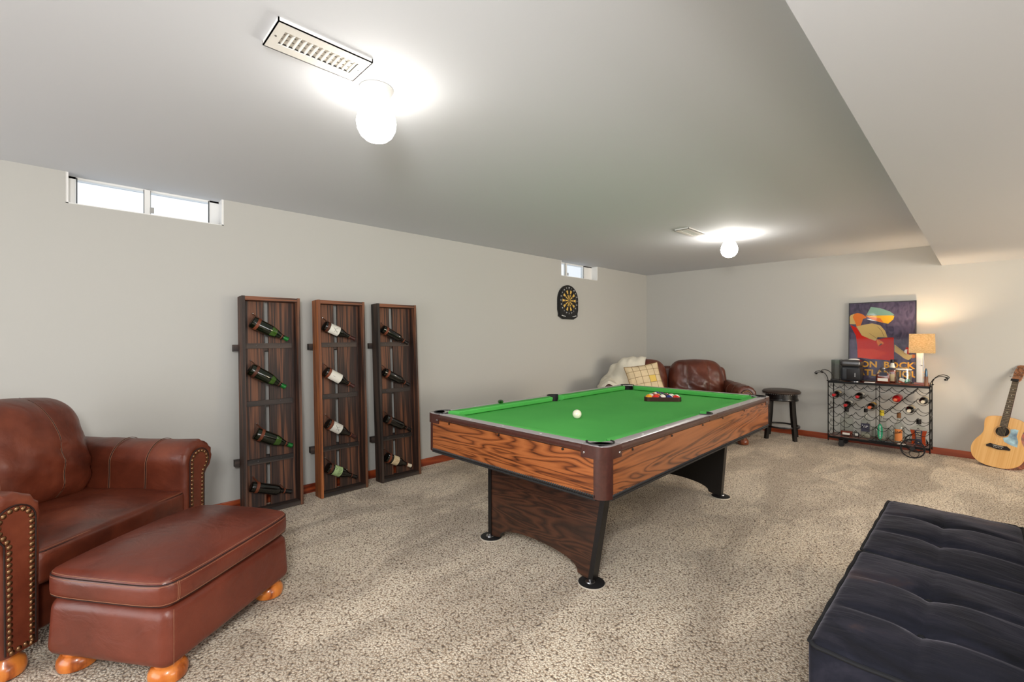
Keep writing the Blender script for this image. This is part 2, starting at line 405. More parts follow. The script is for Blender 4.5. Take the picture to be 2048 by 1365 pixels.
plain('steel_blue', (78, 98, 116), .3, metal=.7)
plain('packet_teal', (110, 184, 160), .5)
plain('packet_orange', (222, 104, 66), .5)
plain('paper', (230, 226, 220), .6)
wood('spruce', [(.1, (222, 168, 100)), (.55, (230, 180, 112)), (.95, (236, 190, 124))], 'Y', 6.0, .22, scale=5, coat=.4, bumpv=.0, stretch=.015)
wood('mahog_side', [(.2, (88, 32, 16)), (.55, (136, 56, 28)), (.9, (160, 76, 40))], 'Z', 1.5, .22, coat=.4, bumpv=.0)
wood('headstock', [(.2, (92, 54, 34)), (.55, (140, 92, 62)), (.9, (160, 110, 78))], 'Z', 2, .3, bumpv=.0)
plain('ebony', (34, 25, 22), .4)
plain('fret_wire', (200, 190, 170), .3, metal=.8)
plain('guard_blue', (150, 180, 218), .12, coat=.6, var=.35, vscale=12)
plain('string', (120, 106, 84), .3, metal=.8)
plain('rosette', (150, 120, 90), .4)
plain('hole_black', (14, 9, 7), .8)
for nm, c in dict(b_yellow=(240, 170, 20), b_blue=(30, 44, 110), b_red=(216, 40, 30), b_purple=(70, 40, 100), b_orange=(232, 104, 28), b_green=(24, 100, 60), b_maroon=(120, 28, 30), b_black=(18, 18, 20)).items():
    plain(nm, c, .12, coat=.5)
def striped(name, c):
    s = NT(name); tc = s.n('ShaderNodeTexCoord'); sp = s.n('ShaderNodeSeparateXYZ'); s.l(tc.outputs['Object'], sp.inputs[0])
    ab = s.n('ShaderNodeMath', operation='ABSOLUTE'); s.l(sp.outputs[2], ab.inputs[0])
    lt = s.n('ShaderNodeMath', operation='LESS_THAN', x1=.0155); s.l(ab.outputs[0], lt.inputs[0])
    gt = s.n('ShaderNodeMath', operation='ABSOLUTE'); s.l(sp.outputs[0], gt.inputs[0])
    g2 = s.n('ShaderNodeMath', operation='LESS_THAN', x1=.0265); s.l(gt.outputs[0], g2.inputs[0])
    an = s.n('ShaderNodeMath', operation='MULTIPLY'); s.l(lt.outputs[0], an.inputs[0]); s.l(g2.outputs[0], an.inputs[1])
    mx = s.n('ShaderNodeMix', data_type='RGBA'); s.l(an.outputs[0], mx.inputs[0]); mx.inputs[6].default_value = lin((238, 230, 214)); mx.inputs[7].default_value = lin(c)
    s.l(mx.outputs[2], s.b.inputs['Base Color']); s.b.inputs['Roughness'].default_value = .12; s.b.inputs['Coat Weight'].default_value = .5
def solid_spot(name, c):
    s = NT(name); tc = s.n('ShaderNodeTexCoord'); sp = s.n('ShaderNodeSeparateXYZ'); s.l(tc.outputs['Object'], sp.inputs[0])
    gt = s.n('ShaderNodeMath', operation='ABSOLUTE'); s.l(sp.outputs[0], gt.inputs[0])
    g2 = s.n('ShaderNodeMath', operation='LESS_THAN', x1=.0265); s.l(gt.outputs[0], g2.inputs[0])
    mx = s.n('ShaderNodeMix', data_type='RGBA'); s.l(g2.outputs[0], mx.inputs[0]); mx.inputs[6].default_value = lin((238, 230, 214)); mx.inputs[7].default_value = lin(c)
    s.l(mx.outputs[2], s.b.inputs['Base Color']); s.b.inputs['Roughness'].default_value = .12; s.b.inputs['Coat Weight'].default_value = .5
BC = dict(yellow=(240, 165, 20), blue=(30, 44, 120), red=(216, 36, 26), purple=(64, 36, 96), orange=(226, 96, 24), green=(24, 100, 60), maroon=(120, 28, 30), black=(18, 18, 20))
for k, c in BC.items(): striped('stripe_'+k, c); solid_spot('solid_'+k, c)

# ------------------------------------------------------------------ the room
HC, SX, SZ = 2.288, 3.5405, 2.0586
XR, YF = 8.6, -10.2
WIN = [(-6.832, -6.007, 2.098), (-2.185, -1.365, 2.086)]
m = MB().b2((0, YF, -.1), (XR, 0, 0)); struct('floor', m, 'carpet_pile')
m = MB()
zs = 2.086
m.b2((-.22, YF, -.1), (0, 0, zs))
m.b2((-.22, YF, zs), (0, WIN[0][0], HC+.1)); m.b2((-.22, WIN[0][1], zs), (0, WIN[1][0], HC+.1)); m.b2((-.22, WIN[1][1], zs), (0, 0, HC+.1))
m.b2((-.22, WIN[0][0], zs), (0, WIN[0][1], WIN[0][2]))
struct('wall_left', m, 'wall_paint')
struct('wall_back', MB().b2((-.22, 0, -.1), (XR+.15, .15, HC+.1)), 'wall_paint')
struct('wall_right', MB().b2((XR, YF, -.1), (XR+.15, 0, HC+.1)), 'wall_paint')
struct('wall_front', MB().b2((-.22, YF-.15, -.1), (XR+.15, YF, HC+.1)), 'wall_paint')
struct('ceiling', MB().b2((-.22, YF, HC), (SX, 0, HC+.1)), 'ceiling_paint')
struct('ceiling', MB().b2((SX, YF, SZ), (XR, 0, HC+.1)), 'ceiling_paint')
m = MB().b2((0, YF, 0), (.014, 0, .066)).tube([(.007, YF, .066), (.007, 0, .066)], .007, 8); struct('baseboard_left', m, 'cherry_trim_y')
m = MB().b2((.014, -.014, 0), (XR, 0, .066)).tube([(.014, -.007, .066), (XR, -.007, .066)], .007, 8); struct('baseboard_back', m, 'cherry_trim')

# sliding basement windows, tucked under the ceiling
def window(i, y0, y1, z0, mull, latch_y, fr=.07):
    g = MB().b2((-.126, y0+.03, z0+.012), (-.122, y1-.03, HC-.004)); root = struct('window_%d' % i, g, 'window_glass')
    f = MB()
    f.b2((-.16, y0, z0), (-.003, y0+.012, HC)); f.b2((-.16, y1-.012, z0), (-.003, y1, HC))     # reveals
    f.b2((-.16, y0, z0), (-.003, y1, z0+.006))
    f.b2((-.15, y0+.012, z0+.006), (-.10, y0+.045, HC)); f.b2((-.15, y1-fr, z0+.006), (-.10, y1-.012, HC))
    f.b2((-.15, y0, z0+.006), (-.10, y1, z0+.022)); f.b2((-.15, y0, HC-.012), (-.10, y1, HC))
    struct('window_frame', f, 'white_frame', root)
    b = MB().b2((-.115, mull-.016, z0+.01), (-.085, mull+.016, HC-.006)); struct('window_mullion', b, 'white_frame', root)
    d = MB().b2((-.1, y0+.046, z0+.012), (-.096, y0+.052, HC-.004)).b2((-.1, y1-fr-.008, z0+.012), (-.096, y1-fr-.002, HC-.004))
    d.b2((-.09, mull-.020, z0+.012), (-.086, mull-.016, HC-.006)).b2((-.09, mull+.016, z0+.012), (-.086, mull+.019, HC-.006))
    struct('window_gasket', d, 'dark_gap', root)
    l = MB().rbox((-.083, latch_y, z0+.05), (.008, .022, .04), .003); struct('window_latch', l, 'fixture_white', root)
window(1, *WIN[0], -6.437, -6.412)
window(2, *WIN[1], -1.975, -1.94, .20)

# ------------------------------------------------------------------ ceiling fixtures
def globe_light(loc, label, glow='globe_glow'):
    t = thing('ceiling_light', label, 'ceiling light', loc, 0)
    MB().lathe([(0, 0), (.066, 0), (.068, -.004), (.060, -.018), (.048, -.046), (.046, -.050), (0, -.050)], 32).build('light_base', 'fixture_white', t)
    MB().lathe([(0, -.046), (.040, -.046), (.047, -.058), (.062, -.082), (.074, -.112), (.078, -.138), (.074, -.165), (.062, -.188), (.044, -.204), (.022, -.213), (0, -.215)], 32).build('glass_globe', glow, t)
globe_light((2.156, -5.915, HC), 'lit opal glass globe light on the ceiling nearest the long vent')
globe_light((2.10, -2.10, HC), 'lit opal glass globe light on the ceiling near the back wall', 'globe_glow_far')
def vent(x0, x1, y0, y1, label, n, drop=.014):
    cx, cy = (x0+x1)/2, (y0+y1)/2; hx, hy = (x1-x0)/2, (y1-y0)/2
    t = thing('ceiling_vent', label, 'vent', (cx, cy, HC), 0)
    f = MB(); ix, iy = hx-.042, hy-.034
    for sx, lo, hi in ((0, (-hx, -hy), (-ix, hy)), (0, (ix, -hy), (hx, hy)), (0, (-ix, -hy), (ix, -iy)), (0, (-ix, iy), (ix, hy))):
        f.b2((lo[0], lo[1], -drop), (hi[0], hi[1], -drop+.003))
    f.b2((-hx, -hy, -drop), (-hx+.004, hy, 0)); f.b2((hx-.004, -hy, -drop), (hx, hy, 0)); f.b2((-hx, -hy, -drop), (hx, -hy+.004, 0)); f.b2((-hx, hy-.004, -drop), (hx, hy, 0))
    f.build('vent_frame', 'white_enamel', t)
    MB().b2((-ix, -iy, -.002), (ix, iy, -.0005)).build('duct_opening', 'duct_dark', t)
    lv = MB()
    for k in range(n):
        y = -iy+(k+.5)*2*iy/n
        lv.box((0, 0, 0), (2*ix, .0012, .016), X=Matrix.Translation((0, y, -drop+.007)) @ Matrix.Rotation(.5, 4, 'X'))
    for k in range(3):
        lv.box((-ix+(k+.5)*2*ix/3, 0, -.006), (.022, 2*iy, .0012), X=Matrix.Identity(4))
    lv.build('louvre', 'white_enamel', t)
    for sgn in (-1, 1): MB().sphere((0, sgn*(hy-.017), -drop), .004, 10, sc=(1, 1, .5)).build('screw', 'steel', t)
vent(2.165, 2.33, -6.335, -6.018, 'long white louvred ceiling register beside the near globe light', 13)
vent(1.845, 1.985, -2.745, -2.40, 'small white ceiling register in front of the far globe light', 8)

# ------------------------------------------------------------------ leather seating
def outline_offset(pl, d):
    out = []; n = len(pl)
    for i in range(n):
        a = Vector(pl[max(i-1, 0)]); b = Vector(pl[min(i+1, n-1)]); t = (b-a).normalized(); nn = Vector((-t.y, t.x))
        out.append((pl[i][0]+nn.x*d, pl[i][1]+nn.y*d))
    return out
def leather_seat(name, label, cat, loc, rz, n, wi, mt, foot, depth=.86, lean=.20):
    root = thing(name, label, cat, loc, rz); geo = MB()
    def keep(mb): geo.v, off = geo.v+mb.v, len(geo.v); geo.f += [tuple(i+off for i in f) for f in mb.f]; return mb
    # base
    b = MB().rbox(((-depth+.02-.05)/2-.01, 0, .20), (depth-.10, 2*wi+.06, .21), .02, seg=(4, 6, 2)); keep(b).build('base', mt, root)
    # back frame
    def fb(u, q): return (q.x - .05*(u.z+1)*.5, q.y*(1-.05*max(0, u.z)**2), q.z)
    keep(MB().rbox((-depth+.075, 0, .50), (.135, 2*wi+.16, .76), .06, seg=(2, 8, 6), fn=fb)).build('back_frame', mt, root)
    cw = 2*wi/n
    for k in range(n):
        cy = -wi+cw*(k+.5)
        def fs(u, q, cy=cy):
            top = max(0, u.z)
            z = q.z + .022*top*(1-u.x**2)*(1-u.y**2) + .006*fbm((q.x*1.5, q.y+cy, 0), 4)*top
            x = q.x + (.008*(1-u.y**2) if u.x > 0 else 0)*abs(u.x)
            return (x, q.y, z)
        sx = depth-.24
        cu = keep(MB().rbox((-.01-sx/2, cy, .378), (sx, cw-.006, .145), .028, seg=(14, 14, 3), fn=fs)).build('seat_cushion', mt, root)
        st = MB(); rr = rrect(sx/2-.004, cw/2-.008, .028, 5)
        for off, zz, rad, mm in ((0.0, .438, .0022, 1), (-.003, .4445, .0006, 0), (.0015, .431, .0006, 0)):
            pts = []
            for (x, y) in rr:
                kx = 1+off/(sx/2); pts.append((-.01-sx/2+x*kx+(.007*(1-(y/(cw/2))**2) if x > sx/2*.9 else 0), cy+y*kx, zz))
            st.tube(pts, rad, 6, mm, closed=True)
        st.build('piping', ['stitch', 'seam'], cu)
        # back cushion
        Xb = Matrix.Translation((-depth+.245, cy, .42)) @ Matrix.Rotation(-lean, 4, 'Y')
        hh = .535
        def fk(u, q, cy=cy):
            fz = (u.z+1)/2
            q = Vector(q); side = 1-.16*max(0, (fz-.45)/.55)**2.2
            q.y *= side
            q.x += (.070 if u.x > 0 else -.015)*(1-u.y**2)*(1-u.z**2)*abs(u.x)*1.2
            q.x += .016*fbm((q.x*.5, q.y*1.2+cy*3, q.z*1.1), 5)+.008*math.sin((q.y*1.0+q.z*1.5)*34+3*fbm((cy, q.y, q.z), 4))*math.exp(-((fz-.35)**2)/.07)*(1 if u.x > 0 else 0)
            q.z += .035*(1-u.y**2)*max(0, u.z)
            # soft dips where the seams run
            for sy in (-.38, .38): q.x -= .008*math.exp(-((u.y-sy)/.045)**2)*(1 if u.x > 0 else 0)
            return q
        bc = keep(MB().rbox((0, 0, hh/2), (.20, cw-.01, hh), .095, k=5, seg=(3, 22, 18), fn=fk, X=Xb)).build('back_cushion', mt, root)
        bv = BVHTree.FromPolygons(geo.v[-len(bc.data.vertices):], [tuple(i for i in p.vertices) for p in bc.data.polygons])
        st = MB()
        for sy in (-.38, .38):
            for dy, rad, mm in ((0, .0018, 1), (-.004, .0006, 0), (.004, .0006, 0)):
                pts = []
                for i in range(26):
                    zz = .03+(hh+.02)*i/25; side = 1-.16*max(0, (zz/hh-.45)/.55)**2.2
                    o_ = Xb @ Vector((.35, sy*cw/2*side+dy, zz)); dr = (Xb.to_3x3() @ Vector((-1, 0, 0)))
                    h = bv.ray_cast(o_, dr)
                    if h[0] is not None: pts.append(h[0]-dr*.0005)
                if len(pts) > 3: st.tube(pts, rad, 6, mm)
        st.build('seam', ['stitch', 'seam'], bc)
    # arms
    for sg in (-1, 1):
        ol = [(-.022, .10), (-.022, .22), (-.022, .34), (-.022, .46), (-.022, .54)]+arc(.080, .597, .107, 190, -56, 22)+[(.118, .46), (.116, .34), (.115, .22), (.115, .10)]
        secs = []; x0 = -.035
        for i in range(12): secs.append((-depth+.02+(x0+depth-.02)*i/11, 0))
        for i in range(1, 6): a = PI/2*i/5; secs.append((x0+.030*math.sin(a), .030*(1-math.cos(a))))
        vs_ = []; L = len(ol)
        for x, d in secs:
            po = outline_offset(ol, -d if True else d)
            for i, (a, z) in enumerate(po):
                fade = max(0, 1-abs(x+.01)/.10); roll = 1 if 5 <= i < L-4 else .35
                w = .0050*fade*roll*math.sin(i*2.6) + .004*fbm((x*2, a*2+sg, z*2), 4)
                c2 = Vector((a-.07, z-.5)); c2 = c2.normalized() if c2.length > 0 else c2
                vs_.append((x, sg*(wi+a+c2.x*w), z+c2.y*w))
        fs = [(i*L+j, i*L+(j+1) % L, (i+1)*L+(j+1) % L, (i+1)*L+j) for i in range(len(secs)-1) for j in range(L)]
        fs += [tuple(range(L)), tuple((len(secs)-1)*L+j for j in range(L))]
        am = keep(MB().add(vs_, fs)).build('armrest', mt, root)
        pl = [(.012, .115), (.012, .575)]+arc(.075, .592, .063, 180, -25, 14)+[(.104, .52), (.101, .115)]
        pn = MB(); pn.prism([(sg*(wi+a), z) for a, z in pl], 0, .0085, X=Matrix(((0, 0, 1, -.006), (1, 0, 0, 0), (0, 1, 0, 0), (0, 0, 0, 1))))
        pn.tube([(.0015, sg*(wi+a), z) for a, z in outline_offset(pl, .004)], .003, 6, 1)
        pn.build('front_panel', [mt, 'seam'], am)
        nl = MB(); path = outline_offset(pl+[pl[0]], -.010); path[-1] = (path[-1][0], path[-1][1])
        acc = 0; step = .0222
        for i in range(len(path)-1):
            a, b_ = Vector(path[i]), Vector(path[i+1]); ln = (b_-a).length; t_ = acc
            while t_ < ln:
                p = a+(b_-a)*t_/ln; nl.sphere((.003, sg*(wi+p.x), p.y), .0098, 10, sc=(.62, 1, 1)); t_ += step
            acc = t_-ln
        nl.build('nailhead_trim', 'brass_nail', am)
        st = MB()
        for xs in (-.24, -.46):
            for dx, rad, mm in ((0, .0016, 1), (-.005, .0006, 0), (.005, .0006, 0)):
                st.tube([(xs+dx+.02*math.sin(PI*i/18), sg*(wi+a), z) for i, (a, z) in enumerate(outline_offset(ol[2:20], .0035))], rad, 6, mm)
        st.build('seam', ['stitch', 'seam'], am)
    for fx, fy in ((-.07, wi+.055), (-.07, -wi-.055), (-depth+.12, wi), (-depth+.12, -wi)):
        MB().lathe([(0, 0), (.040, 0), (.056, .010), (.062, .032), (.056, .058), (.040, .074), (.036, .10), (0, .10)], 22, c=(fx, fy, 0)).build('foot', foot, root)
    return root, geo
leather_seat('armchair', 'brown leather rolled-arm armchair with brass nailheads at the left edge', 'armchair', (1.075, -6.62, 0), math.radians(40), 1, .36, 'leather_brown', 'foot_wood')
love, lgeo = leather_seat('loveseat', 'dark brown leather loveseat set diagonally in the far corner', 'sofa', (1.30, -1.585, 0), math.radians(-53.8), 2, .71, 'leather_loveseat', 'dark_foot', depth=.84)

def ottoman():
    root = thing('ottoman', 'reddish brown leather ottoman with bun feet in front of the armchair', 'ottoman', (1.392, -6.440, 0), math.radians(36.8))
    def fb(u, q): return (q.x*(1-.02*(u.z)), q.y*(1-.015*(u.z)), q.z)
    MB().rbox((0, 0, .183), (.545, .69, .225), .045, k=4, seg=(6, 8, 3), fn=fb).build('base', 'leather_ottoman', root)
    def fc(u, q):
        t = max(0, u.z)
        k = 1-.075*(abs(u.x)*abs(u.y))**5; return (q.x*k, q.y*k, q.z+.062*t*(1-u.x**2)*(1-u.y**2))
    cu = MB().rbox((0, 0, .348), (.568, .722, .108), .04, k=4, seg=(14, 16, 2), fn=fc).build('cushion', 'leather_ottoman', root)
    bv = BVHTree.FromPolygons([v.co for v in cu.data.vertices], [tuple(p.vertices) for p in cu.data.polygons])
    st = MB()
    for zz, rad, mm in ((.3850, .0026, 1), (.3925, .0008, 0), (.3785, .0008, 0), (.306, .0022, 1), (.313, .0008, 0)):
        ring = []
        for q in range(160):
            # follow the outline evenly: aim from a rounded rectangle outside towards the cushion
            a = 2*PI*q/160; o_ = Vector((.6*math.copysign(abs(math.cos(a))**.5, math.cos(a)), .7*math.copysign(abs(math.sin(a))**.5, math.sin(a)), zz))
            tgt = Vector((o_.x*.35, o_.y*.4, zz)); h = bv.ray_cast(o_, (tgt-o_).normalized())
            if h[0] is not None: ring.append(h[0]+h[1]*.0003)
        st.tube(ring, rad, 6, mm, closed=True)
    for sgn in (1,):
        for dx in (0, .006):
            ln = []
            for q in range(12):
                zz = .306+.080*q/11; o_ = Vector((.8, -.300+dx, zz)); h = bv.ray_cast(o_, Vector((-1, 0, 0)))
                if h[0] is not None: ln.append(h[0]+Vector((.0003, 0, 0)))
            st.tube(ln, .0007, 5, 0)
    st.build('piping', ['stitch', 'seam'], cu)
    b = MB(); b.tube([(.2735, -.318, .08), (.2735, -.318, .29)], .0006, 5, 0); b.build('seam', 'stitch', root)
    for fx in (-.205, .205):
        for fy in (-.275, .275):
            MB().lathe([(0, 0), (.045, 0), (.060, .008), (.064, .026), (.062, .042), (.052, .058), (.045, .062), (.045, .078), (0, .078)], 24, c=(fx, fy, 0)).build('foot', 'foot_wood', root)
ottoman()

# cream blanket thrown over the left arm and back of the loveseat (draped on its real surface)
def blanket():
    bv = BVHTree.FromPolygons([Vector(v) for v in lgeo.v], lgeo.f)
    x0, x1, y0, y1 = -.88, .02, -.93, -.30; nu, nv = 56, 44
    H = [[0]*(nv+1) for _ in range(nu+1)]
    for i in range(nu+1):
        for j in range(nv+1):
            x = x0+(x1-x0)*i/nu; y = y0+(y1-y0)*j/nv
            h = bv.ray_cast(Vector((x, y, 2)), Vector((0, 0, -1)))
            H[i][j] = h[0].z if h[0] is not None else .30
            if H[i][j] < .30: H[i][j] = .30
            wl = (Matrix.Rotation(math.radians(-53.8), 4, 'Z') @ Vector((x, y, 0))).x+1.315
            if wl < .0: H[i][j] = H[i][j]
    src = [r[:] for r in H]
    for _ in range(30):
        G = [r[:] for r in H]
        for i in range(nu+1):
            for j in range(nv+1):
                s_ = c_ = 0
                for a, b in ((-1, 0), (1, 0), (0, -1), (0, 1)):
                    if 0 <= i+a <= nu and 0 <= j+b <= nv: s_ += G[i+a][j+b]; c_ += 1
                H[i][j] = max(src[i][j], s_/c_)
    mb = MB()
    def P(top):
        def f(u, v):
            i, j = round(u*nu), round(v*nv); x = x0+(x1-x0)*u; y = y0+(y1-y0)*v
            w = .008*math.sin(y*46+3*fbm((x, y, 0), 3))+.012*fbm((x, y, 1), 6)
            edge = .03*math.sin(u*9)*v
            return (x, y+edge, H[i][j]+.014+w*.7+.010+(.006 if top else 0))
        return f
    mb.grid(P(True), nu, nv); mb.grid(P(False), nu, nv)
    per = [(i, 0) for i in range(nu)]+[(nu, j) for j in range(nv)]+[(nu-i, nv) for i in range(nu)]+[(0, nv-j) for j in range(nv)]
    N = (nu+1)*(nv+1); id_ = lambda a: a[0]*(nv+1)+a[1]
    for k in range(len(per)):
        a, b = id_(per[k]), id_(per[(k+1) % len(per)]); mb.f.append((a, b, b+N, a+N)); mb.m.append(0)
    o = mb.build('throw_blanket', 'blanket_cream', None, angle=80)
    o.matrix_world = love.matrix_world if False else Matrix.Translation((1.30, -1.585, 0)) @ Matrix.Rotation(math.radians(-53.8), 4, 'Z')
    tag(o, 'cream throw blanket draped over the left arm and back of the loveseat', 'blanket')
blanket()
def pillow():
    L = Matrix.Translation((1.30, -1.585, 0)) @ Matrix.Rotation(math.radians(-53.8), 4, 'Z')
    M = L @ Matrix.Translation((-.34, -.27, .50)) @ Matrix.Rotation(math.radians(8), 4, 'Z') @ Matrix.Rotation(-.40, 4, 'Y') @ Matrix.Rotation(.17, 4, 'X')
    root = thing('throw_pillow', 'beige square cushion with a grid of lines leaning on the blanket', 'cushion', M=M)
    n = 20; mb = MB(); hs = .225
    def f(sgn):
        def g(u, v):
            a, b = u*2-1, v*2-1; t = ((1-a*a)*(1-b*b))**.45 if abs(a) < 1 and abs(b) < 1 else 0
            k = 1-.07*(1-abs(a)**2)*abs(b)**2; k2 = 1-.07*(1-abs(b)**2)*abs(a)**2
            return (sgn*.075*t, a*hs*k2, hs+b*hs*k)
        return g
    mb.grid(f(1), n, n); mb.grid(f(-1), n, n)
    mb.build('cover', 'pillow_beige', root, angle=80)
    ln = MB(); g = f(1)
    for q in (.2, .4, .6, .8):
        ln.tube([Vector(g(q, i/n))+Vector((.002, 0, 0)) for i in range(n+1)], .0022, 5)
        ln.tube([Vector(g(i/n, q))+Vector((.002, 0, 0)) for i in range(n+1)], .0022, 5)
    ln.build('stitched_grid', 'pillow_line', root)
    pa = MB(); pa.grid(lambda u, v: Vector(g(.60+.2*u, .4+.2*v))+Vector((.0015, 0, 0)), 4, 4); pa.build('gold_patch', 'pillow_gold', root)
    fr = MB(); ring = [f(1)(i/n, 0) for i in range(n)]+[f(1)(1, i/n) for i in range(n)]+[f(1)(1-i/n, 1) for i in range(n)]+[f(1)(0, 1-i/n) for i in range(n)]
    fr.tube([(p[0]+.003*math.sin(i*2.2), p[1], p[2]) for i, p in enumerate(ring)], .005, 6, closed=True); fr.build('fringe', 'pillow_line', root)
pillow()

# ------------------------------------------------------------------ tufted black velvet daybed at the right
def daybed():
    root = thing('tufted_sofa', 'low black velvet sofa with button-tufted seats in the right foreground', 'sofa', (3.505, -5.285, 0))
    MB().b2((.05, .05, 0), (.62, 1.56, .05)).build('plinth', 'table_black', root)
    for y0, y1 in ((0, .795), (.803, 1.603)):
        cy = (y0+y1)/2; hw = (y1-y0)/2; xl, xr = 0, .475
        tufts = [(.225, .27), (.225, .53)]
        def fn(u, q, hw=hw):
            z = q.z; top = max(0, u.z)
            if top > .6:
                px, py = q.x+.2375, q.y+hw
                d = min(math.hypot((px-tx)*1.0, (py-ty*hw*2/.8)) for tx, ty in tufts)
                dip = .030*math.exp(-(d/.045)**1.2)
                crv = 0
                for tx, ty in tufts:
                    yy = ty*hw*2/.8
                    crv = max(crv, .011*math.exp(-((py-yy-.05*((px-tx)/.25)**2*(-1 if px > tx else 1)*0)/.018)**2))
                crv = max(crv, .007*math.exp(-((px-.225)/.012)**2))
                z += .028*(1-u.x**2)**.7*(1-u.y**2)**.7 - dip - crv*(1-abs(u.x)**6)*(1-abs(u.y)**6)
                z += .003*fbm((px, py, 0), 7)
            x = q.x; y = q.y
            return (x, y, z)
        cu = MB().rbox(((xl+xr)/2, cy, .235), (xr-xl, y1-y0, .37), .022, k=3, seg=(44, 64, 3), fn=fn).build('seat', 'black_velvet', root)
        pp = MB(); pts = [(a+.2375, b+cy, .413+.003*math.sin(i*1.7)) for i, (a, b) in enumerate(rrect(.2375, hw, .024, 4))]
        dense = []
        for i in range(len(pts)):
            a, b = Vector(pts[i]), Vector(pts[(i+1) % len(pts)]); k = max(1, int((b-a).length/.03))
            for j in range(k): p = a+(b-a)*j/k; dense.append((p.x+.0012*math.sin(p.y*40), p.y, p.z+.0015*math.sin(p.y*33+p.x*40)))
        pp.tube(dense, .006, 8, closed=True); pp.build('piping', 'velvet_pipe', cu)
        for tx, ty in tufts:
            MB().sphere((tx, y0+ty*hw*2/.8, .414), .009, 10, sc=(1, 1, .5)).build('button', 'velvet_pipe', cu)
        def fk(u, q): return (q.x-.02*(1-u.y**2)*(1 if u.x < 0 else 0)*(1-u.z**2), q.y, q.z+.015*(1-u.y**2)*max(0, u.z))
        bc = MB().rbox((.575, cy, .60), (.17, y1-y0-.004, .36), .08, k=4, seg=(3, 12, 8), fn=fk).build('backrest', 'black_velvet', root)
    MB().rbox((.62, .80, .36), (.12, 1.6, .62), .03, seg=(2, 8, 4)).build('back_frame', 'black_velvet', root)
daybed()

